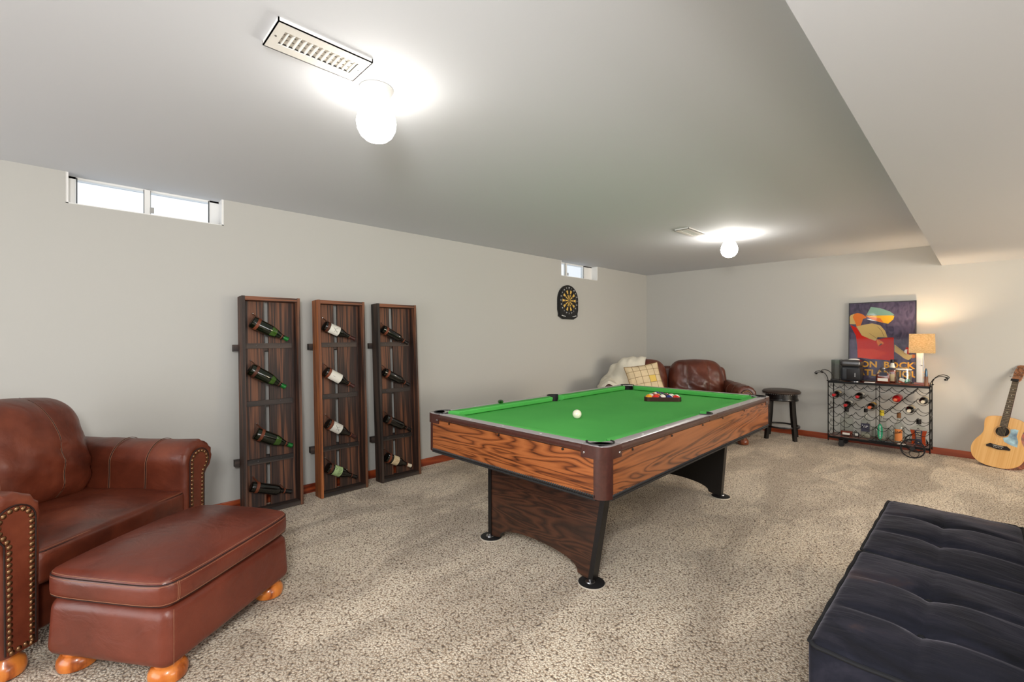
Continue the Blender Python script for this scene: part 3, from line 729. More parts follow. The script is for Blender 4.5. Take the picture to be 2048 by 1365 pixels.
# ------------------------------------------------------------------ pool table
PT = Matrix.Translation((2.03, -3.965, 0)) @ Matrix.Rotation(math.radians(1.4), 4, 'Z')
BED = .765
def pool_table():
    root = thing('pool_table', 'walnut laminate pool table with green cloth and brown corner caps', 'pool table', M=PT)
    HX, HY, TOP = .665, 1.195, .805
    # bed with pocket notches
    cx, cy, pr, sr = HX-.092, HY-.092, .060, .050
    poly = []
    def corner(sx, sy):
        a0 = {(1, 1): (270, 180), (-1, 1): (0, -90), (-1, -1): (90, 0), (1, -1): (180, 90)}[(sx, sy)]
        return arc(sx*(cx+.012), sy*(cy+.012), pr, a0[0], a0[1], 8)
    e = HX-.06; ey = HY-.06
    poly += corner(1, 1)
    poly += corner(-1, 1)
    poly += arc(-(HX-.062), 0, sr, 90, -90, 8)
    poly += corner(-1, -1)
    poly += corner(1, -1)
    poly += arc(HX-.062, 0, sr, 270, 90, 8)
    # push straight edges out under the rails
    full = []
    def seq(pts): full.extend(pts)
    c11, cm1, cmm, c1m = corner(1, 1), corner(-1, 1), corner(-1, -1), corner(1, -1)
    seq([(e, c11[0][1])]); seq(c11); seq([(c11[-1][0], ey)])
    seq([(cm1[0][0], ey)]); seq(cm1); seq([(-e, cm1[-1][1])])
    seq([(-e, sr)]); seq(arc(-(HX-.062), 0, sr, 90, -90, 8)); seq([(-e, -sr)])
    seq([(-e, cmm[0][1])]); seq(cmm); seq([(cmm[-1][0], -ey)])
    seq([(c1m[0][0], -ey)]); seq(c1m); seq([(e, c1m[-1][1])])
    seq([(e, -sr)]); seq(arc(HX-.062, 0, sr, 270, 90, 8)); seq([(e, sr)])
    MB().prism(full, BED-.02, BED).build('bed_cloth', 'green_felt', root)
    # aprons
    for sy in (-1, 1):
        MB().b2((-HX+.05, sy*(HY-.012)-.010, .585), (HX-.05, sy*(HY-.012)+.010, .768)).build('apron', 'walnut_x', root)
        MB().b2((-HX+.03, sy*(HY-.045)-.012, .60), (HX-.03, sy*(HY-.045)+.012, .745)).build('inner_frame', 'table_black', root)
    for sx in (-1, 1):
        MB().b2((sx*(HX-.012)-.010, -HY+.05, .585), (sx*(HX-.012)+.010, HY-.05, .768)).build('apron', 'walnut_y', root)
    # rails: cap, brown nosing, cushion
    def rail(p0, p1, inn, mitre0, mitre1):
        p0, p1, inn = Vector(p0), Vector(p1), Vector(inn); d = (p1-p0).normalized()
        cap = MB()
        a, b = p0, p1
        def strip(mb, prof, t0, t1, mm=0, mi0=0, mi1=0):
            vs_ = []; n = len(prof)
            for (base, mi) in ((t0, mi0), (t1, mi1)):
                for (o_, z) in prof:
                    q = base+inn*o_+d*mi*max(0, o_-.055); vs_.append((q.x, q.y, z))
            mb.add(vs_, [tuple(range(n)), tuple(range(n, 2*n))]+[(i, (i+1) % n, n+(i+1) % n, n+i) for i in range(n)], mm)
        strip(cap, [(.004, TOP-.004), (.010, TOP), (.058, TOP), (.058, TOP-.012), (.004, TOP-.012)], a, b)
        c_ = cap.build('rail_cap', 'rail_pewter', root)
        nb = MB(); strip(nb, [(0, TOP-.034), (-.004, TOP-.026), (-.005, TOP-.018), (-.003, TOP-.009), (.005, TOP-.003), (.006, TOP-.034)], a, b); nb.build('rail_nosing', 'table_brown', c_)
        cu = MB(); strip(cu, [(.056, TOP-.001), (.062, TOP), (.108, TOP-.003), (.113, TOP-.008), (.105, BED+.008), (.085, BED-.004), (.056, BED-.004)], a, b, 0, mitre0, -mitre1); cu.build('cushion', 'green_felt', root)
        L = (p1-p0).length
        for k in range(3):
            q = p0+d*L*(k+1)/4+inn*.030
            MB().lathe([(0, 0), (.006, 0), (.006, .0008), (0, .001)], 10, c=(q.x, q.y, TOP)).build('sight', 'pearl', c_)
        for k in range(3):
            q = p0+d*L*(.10+.40*k)+inn*(-.001)
            X = frame_from(-inn.to_3d(), (0, 0, 1), (q.x, q.y, TOP-.043))
            MB().lathe([(0, 0), (.0065, 0), (.0055, .003), (0, .0045)], 10, X=X).build('screw', 'foil_black', root)
    g = .125
    rail((-HX+g, -HY), (HX-g, -HY), (0, 1), .9, .9)
    rail((HX-g, HY), (-HX+g, HY), (0, -1), .9, .9)
    sg = .058
    rail((HX, -HY+g), (HX, -sg), (-1, 0), .9, .3)
    rail((HX, sg), (HX, HY-g), (-1, 0), .3, .9)
    rail((-HX, HY-g), (-HX, sg), (1, 0), .9, .3)
    rail((-HX, -sg), (-HX, -HY+g), (1, 0), .3, .9)
    # corner caps, posts and pockets
    for sx in (-1, 1):
        for sy in (-1, 1):
            T = Matrix.Diagonal((sx, sy, 1, 1))
            out = [(HX-g, HY)]+[(p[0], p[1]) for p in arc(HX-.055, HY-.055, .055, 90, 0, 8)]+[(HX, HY-g)]
            inn_ = [(HX-.060, HY-g)]+arc(HX-.080, HY-.080, .066, -72, 162, 12)[0:13]+[(HX-g, HY-.060)]
            band = [(HX+.003, HY-g-.004)]+arc(HX-.052, HY-.052, .055, 0, 90, 8)+[(HX-g-.004, HY+.003)]
            top = MB().prism(out+list(reversed(inn_)), TOP-.006, TOP+.001, X=T)
            cap = top.build('corner_cap', 'rail_pewter', root)
            bm_ = MB(); n = len(band); bi = [(HX-.004, HY-g-.004)]+arc(HX-.056, HY-.056, .048, 0, 90, 8)+[(HX-g-.004, HY-.004)]
            bm_.prism(band+list(reversed(bi)), TOP-.058, TOP-.001, X=T)
            bm_.build('cap_band', 'table_brown', cap)
            for (qx, qy, nx) in ((HX-g+.014, HY+.003, (0, sy, 0)), (HX+.003, HY-g+.014, (sx, 0, 0))):
                X = frame_from(nx, (0, 0, 1), (sx*qx, sy*qy, TOP-.036)); MB().lathe([(0, 0), (.006, 0), (.005, .003), (0, .0045)], 10, X=X).build('screw', 'chrome', cap)
            po = arc(HX-.060, HY-.060, .060, -2, 92, 12); pi_ = arc(HX-.060, HY-.060, .045, 92, -2, 12)
            MB().prism(po+pi_, .570, TOP-.055, X=T).build('corner_post', 'table_brown', root)
            # pocket: cup and rim
            cupc = (sx*(HX-.080), sy*(HY-.080), 0)
            pk = MB().lathe([(0, BED-.11), (.05, BED-.11), (.058, BED-.09), (.061, BED-.02)], 20, c=cupc)
            ar = arc(HX-.080, HY-.080, .066, -72, 162, 14); ai = arc(HX-.080, HY-.080, .058, 162, -72, 14)
            pk.prism(ar+ai, BED-.03, TOP+.005, X=T)
            pk.build('pocket', 'rubber_black', root)
    for sx in (-1, 1):
        T = Matrix.Diagonal((sx, 1, 1, 1)); cxp = HX-.052
        pk = MB().lathe([(0, BED-.11), (.04, BED-.11), (.048, BED-.09), (.050, BED-.02)], 20, c=(sx*cxp, 0, 0))
        ar = arc(cxp-.010, 0, .058, -88, 88, 14); ai = arc(cxp-.010, 0, .051, 88, -88, 14)
        pk.prism(ar+ai, BED-.03, TOP+.005, X=T)
        pk.build('pocket', 'rubber_black', root)
        MB().prism([(HX, -sg)]+[(HX, sg)]+arc(cxp-.010, 0, .058, 80, -80, 12), TOP-.012, TOP, X=T).build('rail_cap', 'rail_pewter', root)
        MB().b2((sx*(HX-.001)-.005, -sg, TOP-.034), (sx*(HX-.001)+.005, sg, TOP-.003)).build('rail_nosing', 'table_brown', root)
    # ribbed black moulding under the apron
    def bead(a, b):
        a, b = Vector(a), Vector(b); L = (b-a).length; n = int(L/.0065); pts = [a+(b-a)*i/n for i in range(n+1)]
        MB().tube(pts, .01, 6, radii=[.0085+(.0036 if i % 2 else -.0015) for i in range(n+1)]).tube([a+Vector((0, 0, -.015)), b+Vector((0, 0, -.015))], .007, 6).build('bead_trim', 'rubber_black', root, angle=60)
    zz = .582
    bead((-HX+.055, -HY+.008, zz), (HX-.055, -HY+.008, zz)); bead((-HX+.055, HY-.008, zz), (HX-.055, HY-.008, zz))
    bead((-HX+.008, -HY+.055, zz), (-HX+.008, HY-.055, zz)); bead((HX-.008, -HY+.055, zz), (HX-.008, HY-.055, zz))
    MB().b2((-HX+.02, -HY+.02, .60), (HX-.02, HY-.02, .612)).build('underside', 'table_black', root)
    # leg panels
    for sy in (-1, 1):
        yb, yt = .905*sy, .845*sy
        def P(x, z, o):  # lean inwards
            y = yb+(yt-yb)*(z/.6); return (x, y+o, z)
        def hw(z): return .385+.065*z/.57
        out = [(-hw(.60), .60), (hw(.60), .60), (hw(.02), .02)]
        archp = [(hw(.02)-.055, .022)]+[(.30*math.cos(PI*i/16), .030+.075*math.sin(PI*i/16)**.8) for i in range(17)]+[(-hw(.02)+.055, .022)]
        poly2 = out+archp+[(-hw(.02), .02)]
        n = len(poly2); vs_ = [P(x, z, -sy*.0) for x, z in poly2]+[P(x, z, -sy*.035) for x, z in poly2]
        if True:
            fs = [tuple(range(n)), tuple(range(n, 2*n))]+[(i, (i+1) % n, n+(i+1) % n, n+i) for i in range(n)]
        mb = MB(); mb.add(vs_, fs[:1], 0); mb.add(vs_, fs[1:], 1); mb.build('leg_panel', ['walnut_leg', 'table_black'], root)
        for sx in (-1, 1):
            tr = MB()
            for (o1, o2, w_) in ((.006, -.045, .018),):
                q = [(sx*(hw(.60)-.016), .60), (sx*(hw(.60)+.012), .60), (sx*(hw(.015)+.012), .015), (sx*(hw(.015)-.016), .015)]
                vs2 = [P(x, z, sy*o1) for x, z in q]+[P(x, z, sy*o2) for x, z in q]
                tr.add(vs2, [(0, 1, 2, 3), (4, 5, 6, 7), (0, 1, 5, 4), (1, 2, 6, 5), (2, 3, 7, 6), (3, 0, 4, 7)])
            tr.build('leg_edge', 'table_black', root)
            fx, fy = sx*(hw(0)+.0), yb-sy*.01
            ft = MB().lathe([(0, 0), (.072, 0), (.073, .003), (.069, .007)], 28, 1, c=(fx, fy, 0)).lathe([(.069, .007), (.060, .011), (.03, .013), (0, .013)], 28, 0, c=(fx, fy, 0))
            ft = ft.build('foot_pad', ['rubber_black', 'pad_rim'], root)
            MB().lathe([(0, .012), (.026, .012), (.024, .018), (.010, .020), (.010, .03), (0, .03)], 18, c=(fx, fy+sy*.012, 0)).build('leveller', 'steel', ft)
pool_table()
def ball(name, mat_, x, y, z, label, spin=(0, 0, 0), group=None, R_=.0285):
    o = MB().sphere((0, 0, 0), R_, 28).build(name, mat_, None, angle=180); o.location = (x, y, z+R_); o.rotation_euler = spin
    return tag(o, label, 'ball', group)
ball('cue_ball', 'ball_ivory', 2.064, -4.494, BED+.0006, 'plain ivory cue ball alone on the green cloth')
def triangle():
    A, B = Vector((1.975, -3.485)), Vector((2.200, -3.285)); d = (B-A).normalized(); pn = Vector((-d.y, d.x)); Ls = (B-A).length
    M = Matrix.Translation((A.x, A.y, BED)) @ Matrix(((d.x, pn.x, 0, 0), (d.y, pn.y, 0, 0), (0, 0, 1, 0), (0, 0, 0, 1)))
    R_ = .0272; s = 2*R_; h = s*math.sqrt(3)/2
    # inner side so the five rows just fit
    def tri(off):
        pts = []
        for (cx_, cy_), a0 in (((0, 0), 150), ((4*s, 0), 270), ((2*s, 4*h), 30)):
            pts += arc(cx_, cy_, R_+off, a0, a0+120, 6)
        return pts
    o = MB()
    po, pi_ = tri(.010), tri(.002); n = len(po)
    vs_ = [(x, y, .001) for x, y in po]+[(x, y, .034) for x, y in po]+[(x, y, .001) for x, y in pi_]+[(x, y, .034) for x, y in pi_]
    fs = []
    for i in range(n):
        j = (i+1) % n; fs += [(i, j, n+j, n+i), (2*n+i, 3*n+i, 3*n+j, 2*n+j), (n+i, n+j, 3*n+j, 3*n+i), (i, 2*n+i, 2*n+j, j)]
    o.add(vs_, fs); t = o.build('ball_rack', 'foil_brown', None); t.matrix_world = M @ Matrix.Translation((R_, R_, 0))
    tag(t, 'brown triangular ball rack on the far end of the green cloth', 'ball rack')
    rows = [[('solid_yellow', 'golden yellow solid ball at the left end of the front row'), ('solid_red', 'bright red solid ball second in the front row'), ('stripe_purple', 'dark purple striped ball in the middle of the front row'), ('stripe_blue', 'navy blue striped ball fourth in the front row'), ('stripe_red', 'red and white striped ball at the right end of the front row')],
            [('stripe_black', 'dark striped ball behind the golden yellow one in the rack'), ('solid_orange', 'orange solid ball second in the second row of the rack'), ('solid_black', 'black ball in the second row behind the striped purple one'), ('stripe_green', 'green striped ball at the right end of the second row')],
            [('stripe_maroon', 'maroon striped ball at the left of the third row'), ('solid_green', 'green solid ball in the middle of the third row'), ('solid_maroon', 'maroon solid ball at the right of the third row')],
            [('stripe_yellow', 'yellow striped ball on the left of the row of two'), ('solid_purple', 'purple solid ball on the right of the row of two')],
            [('solid_blue', 'blue solid ball at the far tip of the rack')]]
    for r, row in enumerate(rows):
        for c, (mt, lb) in enumerate(row):
            p = M @ Matrix.Translation((R_, R_, 0)) @ Vector((c*s+r*s/2, r*h, 0))
            ball('billiard_ball', mt, p.x, p.y, BED, lb, (random.uniform(-.5, .5)+(PI/2 if 'stripe' in mt else 0)*random.choice((0, .4)), random.uniform(-.6, .6), random.uniform(0, 6)), 'billiard balls in the triangle rack', R_=R_-.0001)
triangle()
# small clear green glass on the left rail
p = PT @ Vector((-.605, -.60, .806))
t = thing('glass_paperweight', 'small green glass ornament on the left rail of the pool table', 'ornament', p)
MB().lathe([(0, 0), (.016, 0), (.020, .006), (.021, .014), (.015, .022), (0, .026)], 12).build('glass_body', 'green_glass', t)
MB().sphere((0, 0, .008), .009, 8).build('glass_core', 'bottle_green_light', t)

# ------------------------------------------------------------------ wine racks and bottles
def bottle_parts(root, kind, glass, foil, label=None, lab_ink=None, L=.30, ink=None, lower=None):
    k = L/.30
    if kind == 'champagne':
        pr = [(0, .006), (.030, 0), (.0425, .004), (.044, .012), (.044, .135), (.041, .165), (.033, .195), (.022, .228), (.0165, .250), (.0160, .262)]
        nk = [(.0160, .262), (.0168, .266), (.0165, .285), (.0180, .288), (.0180, .298), (0, .300)]
    elif kind == 'burgundy':
        pr = [(0, .006), (.028, 0), (.0400, .004), (.0412, .012), (.0412, .135), (.038, .160), (.029, .185), (.019, .212), (.0150, .240), (.0145, .262)]
        nk = [(.0152, .235), (.0150, .285), (.0162, .288), (.0162, .298), (0, .300)]
    else:
        pr = [(0, .006), (.026, 0), (.0365, .004), (.0375, .012), (.0375, .180), (.035, .195), (.026, .208), (.017, .222), (.0145, .240), (.0145, .262)]
        nk = [(.0152, .228), (.0150, .285), (.0162, .288), (.0162, .298), (0, .300)]
    pr = [(r, z*k) for r, z in pr]; nk = [(r, z*k) for r, z in nk]
    MB().lathe(pr, 28).build('glass_body', glass, root)
    MB().lathe(nk, 20).build('foil_capsule', foil, root)
    R_ = max(r for r, z in pr)+.0006
    if label:
        z0, z1 = label[1]*k, label[2]*k; m = MB(); a = 1.25
        m.grid(lambda u, v: (R_*math.cos(-a+2*a*u), R_*math.sin(-a+2*a*u), z0+(z1-z0)*v), 16, 2)
        lo = m.build('paper_label', label[0], root)
        if ink:
            im = MB()
            for st in ink(z0, z1):
                pts = [((R_+.0004)*math.cos(t_), (R_+.0004)*math.sin(t_), z) for t_, z in st[0]]; im.tube(pts, st[1], 5)
            im.build('label_print', lab_ink, lo)
    if lower:
        m = MB(); a = .9; z0, z1 = lower[1]*k, lower[2]*k
        def rad(z):
            for (r0, a0), (r1, a1) in zip(pr, pr[1:]):
                if a0 <= z <= a1 and a1 > a0: return r0+(r1-r0)*(z-a0)/(a1-a0)
            return R_
        m.grid(lambda u, v: ((rad(z0+(z1-z0)*v)+.0006)*math.cos(-a+2*a*u), (rad(z0+(z1-z0)*v)+.0006)*math.sin(-a+2*a*u), z0+(z1-z0)*v), 10, 4); m.build('neck_label', lower[0], root)
def twig(z0, z1):
    c = (z0+z1)/2; h = (z1-z0)
    return [([(-.35, c-.22*h), (-.05, c-.05*h), (.25, c+.18*h), (.45, c+.30*h)], .0012), ([(-.05, c-.05*h), (-.3, c+.1*h), (-.42, c+.22*h)], .001), ([(.1, c+.08*h), (.35, c-.02*h), (.5, c+.02*h)], .001), ([(.25, c+.18*h), (.1, c+.33*h)], .0009)]
def line1(z0, z1):
    h = z1-z0; return [([(-.5, z0+.78*h), (.45, z0+.78*h)], .0006), ([(.1, z0+.25*h), (.16, z0+.45*h)], .0008)]
def lines3(z0, z1):
    h = z1-z0; return [([(-.6+.1*k, z0+(.2+.15*k)*h), (-.2+.05*k, z0+(.24+.15*k)*h), (.5-.1*k, z0+(.2+.15*k)*h)], .0013) for k in range(5)]
def greenart(z0, z1):
    h = z1-z0; o = [([(-.6+.3*k, z0+.5*h), (-.6+.3*k, z0+.9*h), (-.42+.3*k, z0+.9*h), (-.42+.3*k, z0+.5*h)], .0009) for k in range(4)]
    return o+[([(-.9, z0+.42*h), (.9, z0+.42*h)], .0016), ([(-.6, z0+.1*h), (-.4, z0+.3*h), (-.2, z0+.12*h)], .0016)]
SPEC = {
 'champ': dict(kind='champagne', glass='bottle_green', foil='foil_green', lower=('bottle_green_light', .150, .195)),
 'champ_dark': dict(kind='champagne', glass='bottle_green', foil='foil_green', lower=('bottle_green_light', .165, .200)),
 'black': dict(kind='bordeaux', glass='bottle_black', foil='foil_black'),
 'white_twig': dict(kind='burgundy', glass='bottle_black', foil='foil_brown', label=('label_white', .045, .135), lab_ink='ink_dark', ink=twig),
 'white_line': dict(kind='burgundy', glass='bottle_black', foil='foil_brown', label=('label_white', .040, .150), lab_ink='ink_dark', ink=line1),
 'green_label': dict(kind='burgundy', glass='bottle_black', foil='foil_black', label=('label_green', .055, .130), lab_ink='ink_dark', ink=greenart),
 'cream_label': dict(kind='burgundy', glass='bottle_black', foil='foil_cream', label=('label_cream', .065, .130), lab_ink='ink_brown', ink=lines3),
}
RW, RD, RH, RT = .40, .115, 1.585, .020
RACKS = [  # bottom-left-front y, bottom front x, tilt, yaw, label, side material, bottles
 (-5.930, .250, .050, .5, 'tall dark wood wine rack nearest the ottoman, holding champagne bottles', 'burnt_cedar',
  [((.150, -5.863, 1.398), (.150, -5.614, 1.263), 'champ', 'green champagne bottle strapped at the top of the leftmost wine rack'),
   ((.165, -5.878, 1.053), (.165, -5.637, .901), 'champ_dark', 'green champagne bottle second from the top of the leftmost wine rack'),
   ((.180, -5.849, .583), (.180, -5.598, .452), 'champ', 'green champagne bottle third from the top of the leftmost wine rack'),
   ((.195, -5.881, .205), (.195, -5.592, .100), 'black', 'black wine bottle strapped at the bottom of the leftmost wine rack')]),
 (-5.390, .232, .045, 1.5, 'middle wine rack with an orange-brown left edge and white labelled bottles', 'burnt_orange',
  [((.150, -5.332, 1.377), (.150, -5.071, 1.265), 'white_twig', 'wine bottle with a twig drawing on white, top of the middle rack'),
   ((.165, -5.331, 1.005), (.165, -5.075, .857), 'white_line', 'wine bottle with a nearly blank white label, second in the middle rack'),
   ((.180, -5.323, .586), (.180, -5.066, .425), 'white_twig', 'wine bottle with a twig drawing on white, third in the middle rack'),
   ((.195, -5.329, .231), (.195, -5.067, .092), 'green_label', 'wine bottle with a pale green label, bottom of the middle rack')]),
 (-4.860, .220, .057, 1.0, 'rightmost dark wine rack, nearest the pool table, with unlabelled bottles', 'charcoal_wood_z',
  [((.135, -4.800, 1.358), (.135, -4.545, 1.225), 'black', 'black unlabelled wine bottle at the top of the rightmost rack'),
   ((.150, -4.800, .972), (.150, -4.545, .838), 'black', 'black unlabelled wine bottle second from the top of the rightmost rack'),
   ((.165, -4.795, .556), (.165, -4.545, .420), 'black', 'black unlabelled wine bottle third from the top of the rightmost rack'),
   ((.180, -4.800, .215), (.180, -4.555, .090), 'cream_label', 'wine bottle with cream label and cream capsule, bottom of the rightmost rack')]),
]
for ri, (y0, xf, tilt, yaw, lab, sidem, bots) in enumerate(RACKS):
    M = Matrix.Translation((xf, y0, 0)) @ Matrix.Rotation(math.radians(yaw), 4, 'Z') @ Matrix.Rotation(-tilt, 4, 'Y')
    root = thing('wine_rack', lab, 'wine rack', M=M)
    Mi = M.inverted(); random.seed(20+ri)
    MB().b2((-RD, 0, .004), (0, RT, RH-.001)).build('side_board', sidem, root)
    MB().b2((-RD, RW-RT, .004), (0, RW, RH-.001)).build('side_board', 'burnt_cedar', root)
    MB().b2((-RD, RT, RH-.030), (-.002, RW-RT, RH-.003)).build('top_board', 'burnt_cedar_y', root)
    MB().b2((-RD, RT, .006), (-.004, RW-RT, .034)).build('bottom_board', 'charcoal_wood', root)
    gapc = RW*.46
    MB().b2((-RD+.002, RT, .034), (-RD+.018, gapc-.016, RH-.03)).build('back_plank', 'burnt_cedar', root)
    MB().b2((-RD+.002, gapc+.016, .034), (-RD+.018, RW-RT, RH-.03)).build('back_plank', 'burnt_cedar', root)
    for q, z in enumerate((1.222, .796, .369)):
        b = MB().b2((-RD+.018, RT, z-.019), (-RD+.036, RW-RT-.02, z+.019)).build('batten', 'charcoal_wood', root)
        nb = MB()
        for yy in (.11, .27): nb.sphere((-RD+.036, yy, z+.004), .0035, 8)
        nb.build('nail', 'steel', b)
    for z in (1.21, .375): MB().b2((-min(RD+.04, (xf-.004)/math.cos(tilt)-z*math.tan(tilt)-.004), -.030, z-.024), (-RD+.001, RW-.03, z+.024)).build('wall_batten', 'charcoal_wood', root)
    for bi_, (A, B, spec, bl) in enumerate(bots):
        A, B = Vector(A), Vector(B); ax = (B-A).normalized()
        # seat the bottle against the planks: glass just in front of them
        rad = .044 if 'champ' in spec else (.0412 if spec != 'black' else .0375)
        Al = Mi @ A; dl = (Mi.to_3x3() @ ax); dl.x = 0; dl.normalize()
        Al.x = -RD+.018+rad+.019; L = .285 if spec != 'black' else .295
        end = Al+dl*L
        if end.y > RW-RT-.006: Al.y -= end.y-(RW-RT-.006)
        ax2 = (M.to_3x3() @ dl).normalized(); Aw = M @ Al
        BM = frame_from(ax2, (1, 0, 0), Aw)
        bo = thing('wine_bottle', bl, 'bottle', M=BM, group='wine bottles strapped in the wall racks')
        bottle_parts(bo, L=L, **SPEC[spec])
        # leather straps and nails in rack coordinates
        sm = 'strap_leather' if (ri+bi_) % 3 != 1 else 'strap_dark'
        for t_, rr, w_, up in ((.040 if 'champ' in spec or spec == 'black' else .028, rad+.0015, .0105, .072), (.242*L/.3, .0175, .0045, .052)):
            c = Al+dl*t_; side = Vector((0, -dl.z, dl.y)); side = side if side.z > 0 else -side
            ex = Vector((1, 0, 0)); ring = [c+(ex*math.cos(a)+side*math.sin(a))*rr for a in [2*PI*i/24 for i in range(24)]]
            s_ = MB(); n = 24; vs_ = []
            for rg, off in ((0, -w_), (0, w_), (1, w_), (1, -w_)):
                for p_ in ring: vs_.append(p_+dl*off+((p_-c).normalized()*.0016 if rg else Vector()))
            fs = []
            for a in range(4):
                for i in range(n): fs.append((a*n+i, a*n+(i+1) % n, ((a+1) % 4)*n+(i+1) % n, ((a+1) % 4)*n+i))
            s_.add(vs_, fs)
            nail = Vector((-RD+.019, c.y-.012, c.z+rr+up*.5))
            top = c+side*(rr+.001)
            for dx in (-1, 1):
                q0 = nail+Vector((.003, 0, 0)); q1 = c+(side*.86+ex*.5*dx)*(rr+.001)
                wv = dl*w_*.8
                s_.add([q0-wv*.6, q0+wv*.6, q1+wv, q1-wv, q0-wv*.6+ex*.0015, q0+wv*.6+ex*.0015, q1+wv+ex*.0015, q1-wv+ex*.0015],
                       [(0, 1, 2, 3), (4, 5, 6, 7), (0, 1, 5, 4), (1, 2, 6, 5), (2, 3, 7, 6), (3, 0, 4, 7)])
            so = s_.build('leather_strap', sm, root, angle=50)
            MB().sphere(nail+Vector((.006, 0, 0)), .0045, 8).build('nail', 'chrome', so)

# ------------------------------------------------------------------ dartboard
def dartboard():
    M = frame_from((1, 0, 0), (0, 1, 0), (0, -2.06, 1.735))   # local x = world y, local y = world z, z = out of the wall
    root = thing('dartboard', 'black electronic dartboard with yellow segments on the left wall', 'dartboard', M=M)
    ol = [(-.205, -.10), (-.205, .03)]+[(.205*-math.cos(t), .03+.205*math.sin(t)*.98) for t in [PI*i/20 for i in range(1, 20)]]+[(.205, .03), (.205, -.10), (.190, -.15), (.192, -.185), (.11, -.222), (-.11, -.222), (-.192, -.185), (-.190, -.15)]
    MB().prism(ol, .001, .026).prism([(x*.96, y*.96) for x, y in ol], .026, .034).build('housing', 'dart_black', root)
    c = (0, .025); z = .0345
    seg = MB(); R1, R2, R3 = .035, .083, .148
    for k in range(20):
        a0, a1 = math.radians(90-9+18*k), math.radians(90+9+18*k); y_ = k % 2
        def ringpoly(r0, r1):
            g_ = .06
            return [(c[0]+r0*math.cos(a0+g_), c[1]+r0*math.sin(a0+g_)), (c[0]+r1*math.cos(a0+g_*.4), c[1]+r1*math.sin(a0+g_*.4)), (c[0]+r1*math.cos(a1-g_*.4), c[1]+r1*math.sin(a1-g_*.4)), (c[0]+r0*math.cos(a1-g_), c[1]+r0*math.sin(a1-g_))]
        for r0, r1 in ((.016, .078), (.092, .138)): seg.prism(ringpoly(r0, r1), z, z+.002, y_)
        for r0, r1 in ((.080, .090), (.140, .148)): seg.prism(ringpoly(r0, r1), z, z+.002, 0)
    seg.lathe([(0, z+.003), (.010, z+.003), (.012, z)], 16, 2, c=(c[0], c[1], 0)); seg.build('target_segments', ['dart_seg_black', 'dart_seg_yellow', 'spider'], root)
    sp = MB()
    for r in (.079, .091, .139, .149): sp.tube([(c[0]+r*math.cos(2*PI*i/40), c[1]+r*math.sin(2*PI*i/40), z+.002) for i in range(40)], .0008, 5, closed=True)
    sp.build('spider_ring', 'spider', root)
    nm = MB(); NUM = [20, 1, 18, 4, 13, 6, 10, 15, 2, 17, 3, 19, 7, 16, 8, 11, 14, 9, 12, 5]
    for k, v in enumerate(NUM):
        a = math.radians(90-18*k); nm.text(str(v), .024, X=Matrix.Translation((c[0]+.170*math.cos(a), c[1]+.170*math.sin(a), z+.001)))
    nm.build('number_ring', 'dart_white', root)
    bt = MB()
    for s in (-1, 1):
        for k in range(3): bt.rbox((s*(.085+.028*k), -.185+.005*k, .036), (.018, .010, .006), .002, k=1, seg=(1, 1, 1))
    bt.build('button_row', 'dart_white', root)
dartboard()

# ------------------------------------------------------------------ bar stool
def stool():
    root = thing('bar_stool', 'black backless bar stool with round padded seat behind the pool table', 'stool', (2.075, -.335, 0), math.radians(12))
    MB().lathe([(0, .565), (.198, .565), (.212, .575), (.214, .590), (.200, .606), (.15, .617), (.08, .621), (0, .622)], 40).build('seat', 'stool_leather', root)
    nl = MB()
    for i in range(52): nl.sphere((.207*math.cos(2*PI*i/52), .207*math.sin(2*PI*i/52), .566), .0042, 8)
    nl.build('nailhead_trim', 'steel', root)
    MB().lathe([(.16, .48), (.188, .48), (.190, .488), (.185, .498), (.185, .508), (.178, .512), (.178, .562), (.16, .562)], 40).build('apron_ring', 'black_wood', root)
    for i in range(4):
        a = PI/4+i*PI/2; c, s = math.cos(a), math.sin(a); m = MB()
        X = Matrix.Rotation(a, 4, 'Z'); q = [(.148, .50), (.188, .50), (.202, .30), (.236, 0), (.200, 0), (.162, .30)]
        m.prism(q, -.02, .02, X=X @ Matrix(((1, 0, 0, 0), (0, 0, -1, 0), (0, 1, 0, 0), (0, 0, 0, 1)))); m.build('leg', 'black_wood', root)
    R_ = .198
    fr = MB()
    fr.lathe([(R_-.012, .145), (R_+.006, .145), (R_+.008, .155), (R_+.006, .165), (R_-.012, .165), (R_-.012, .145)], 40); fr.build('footrest', 'black_wood', root)
stool()

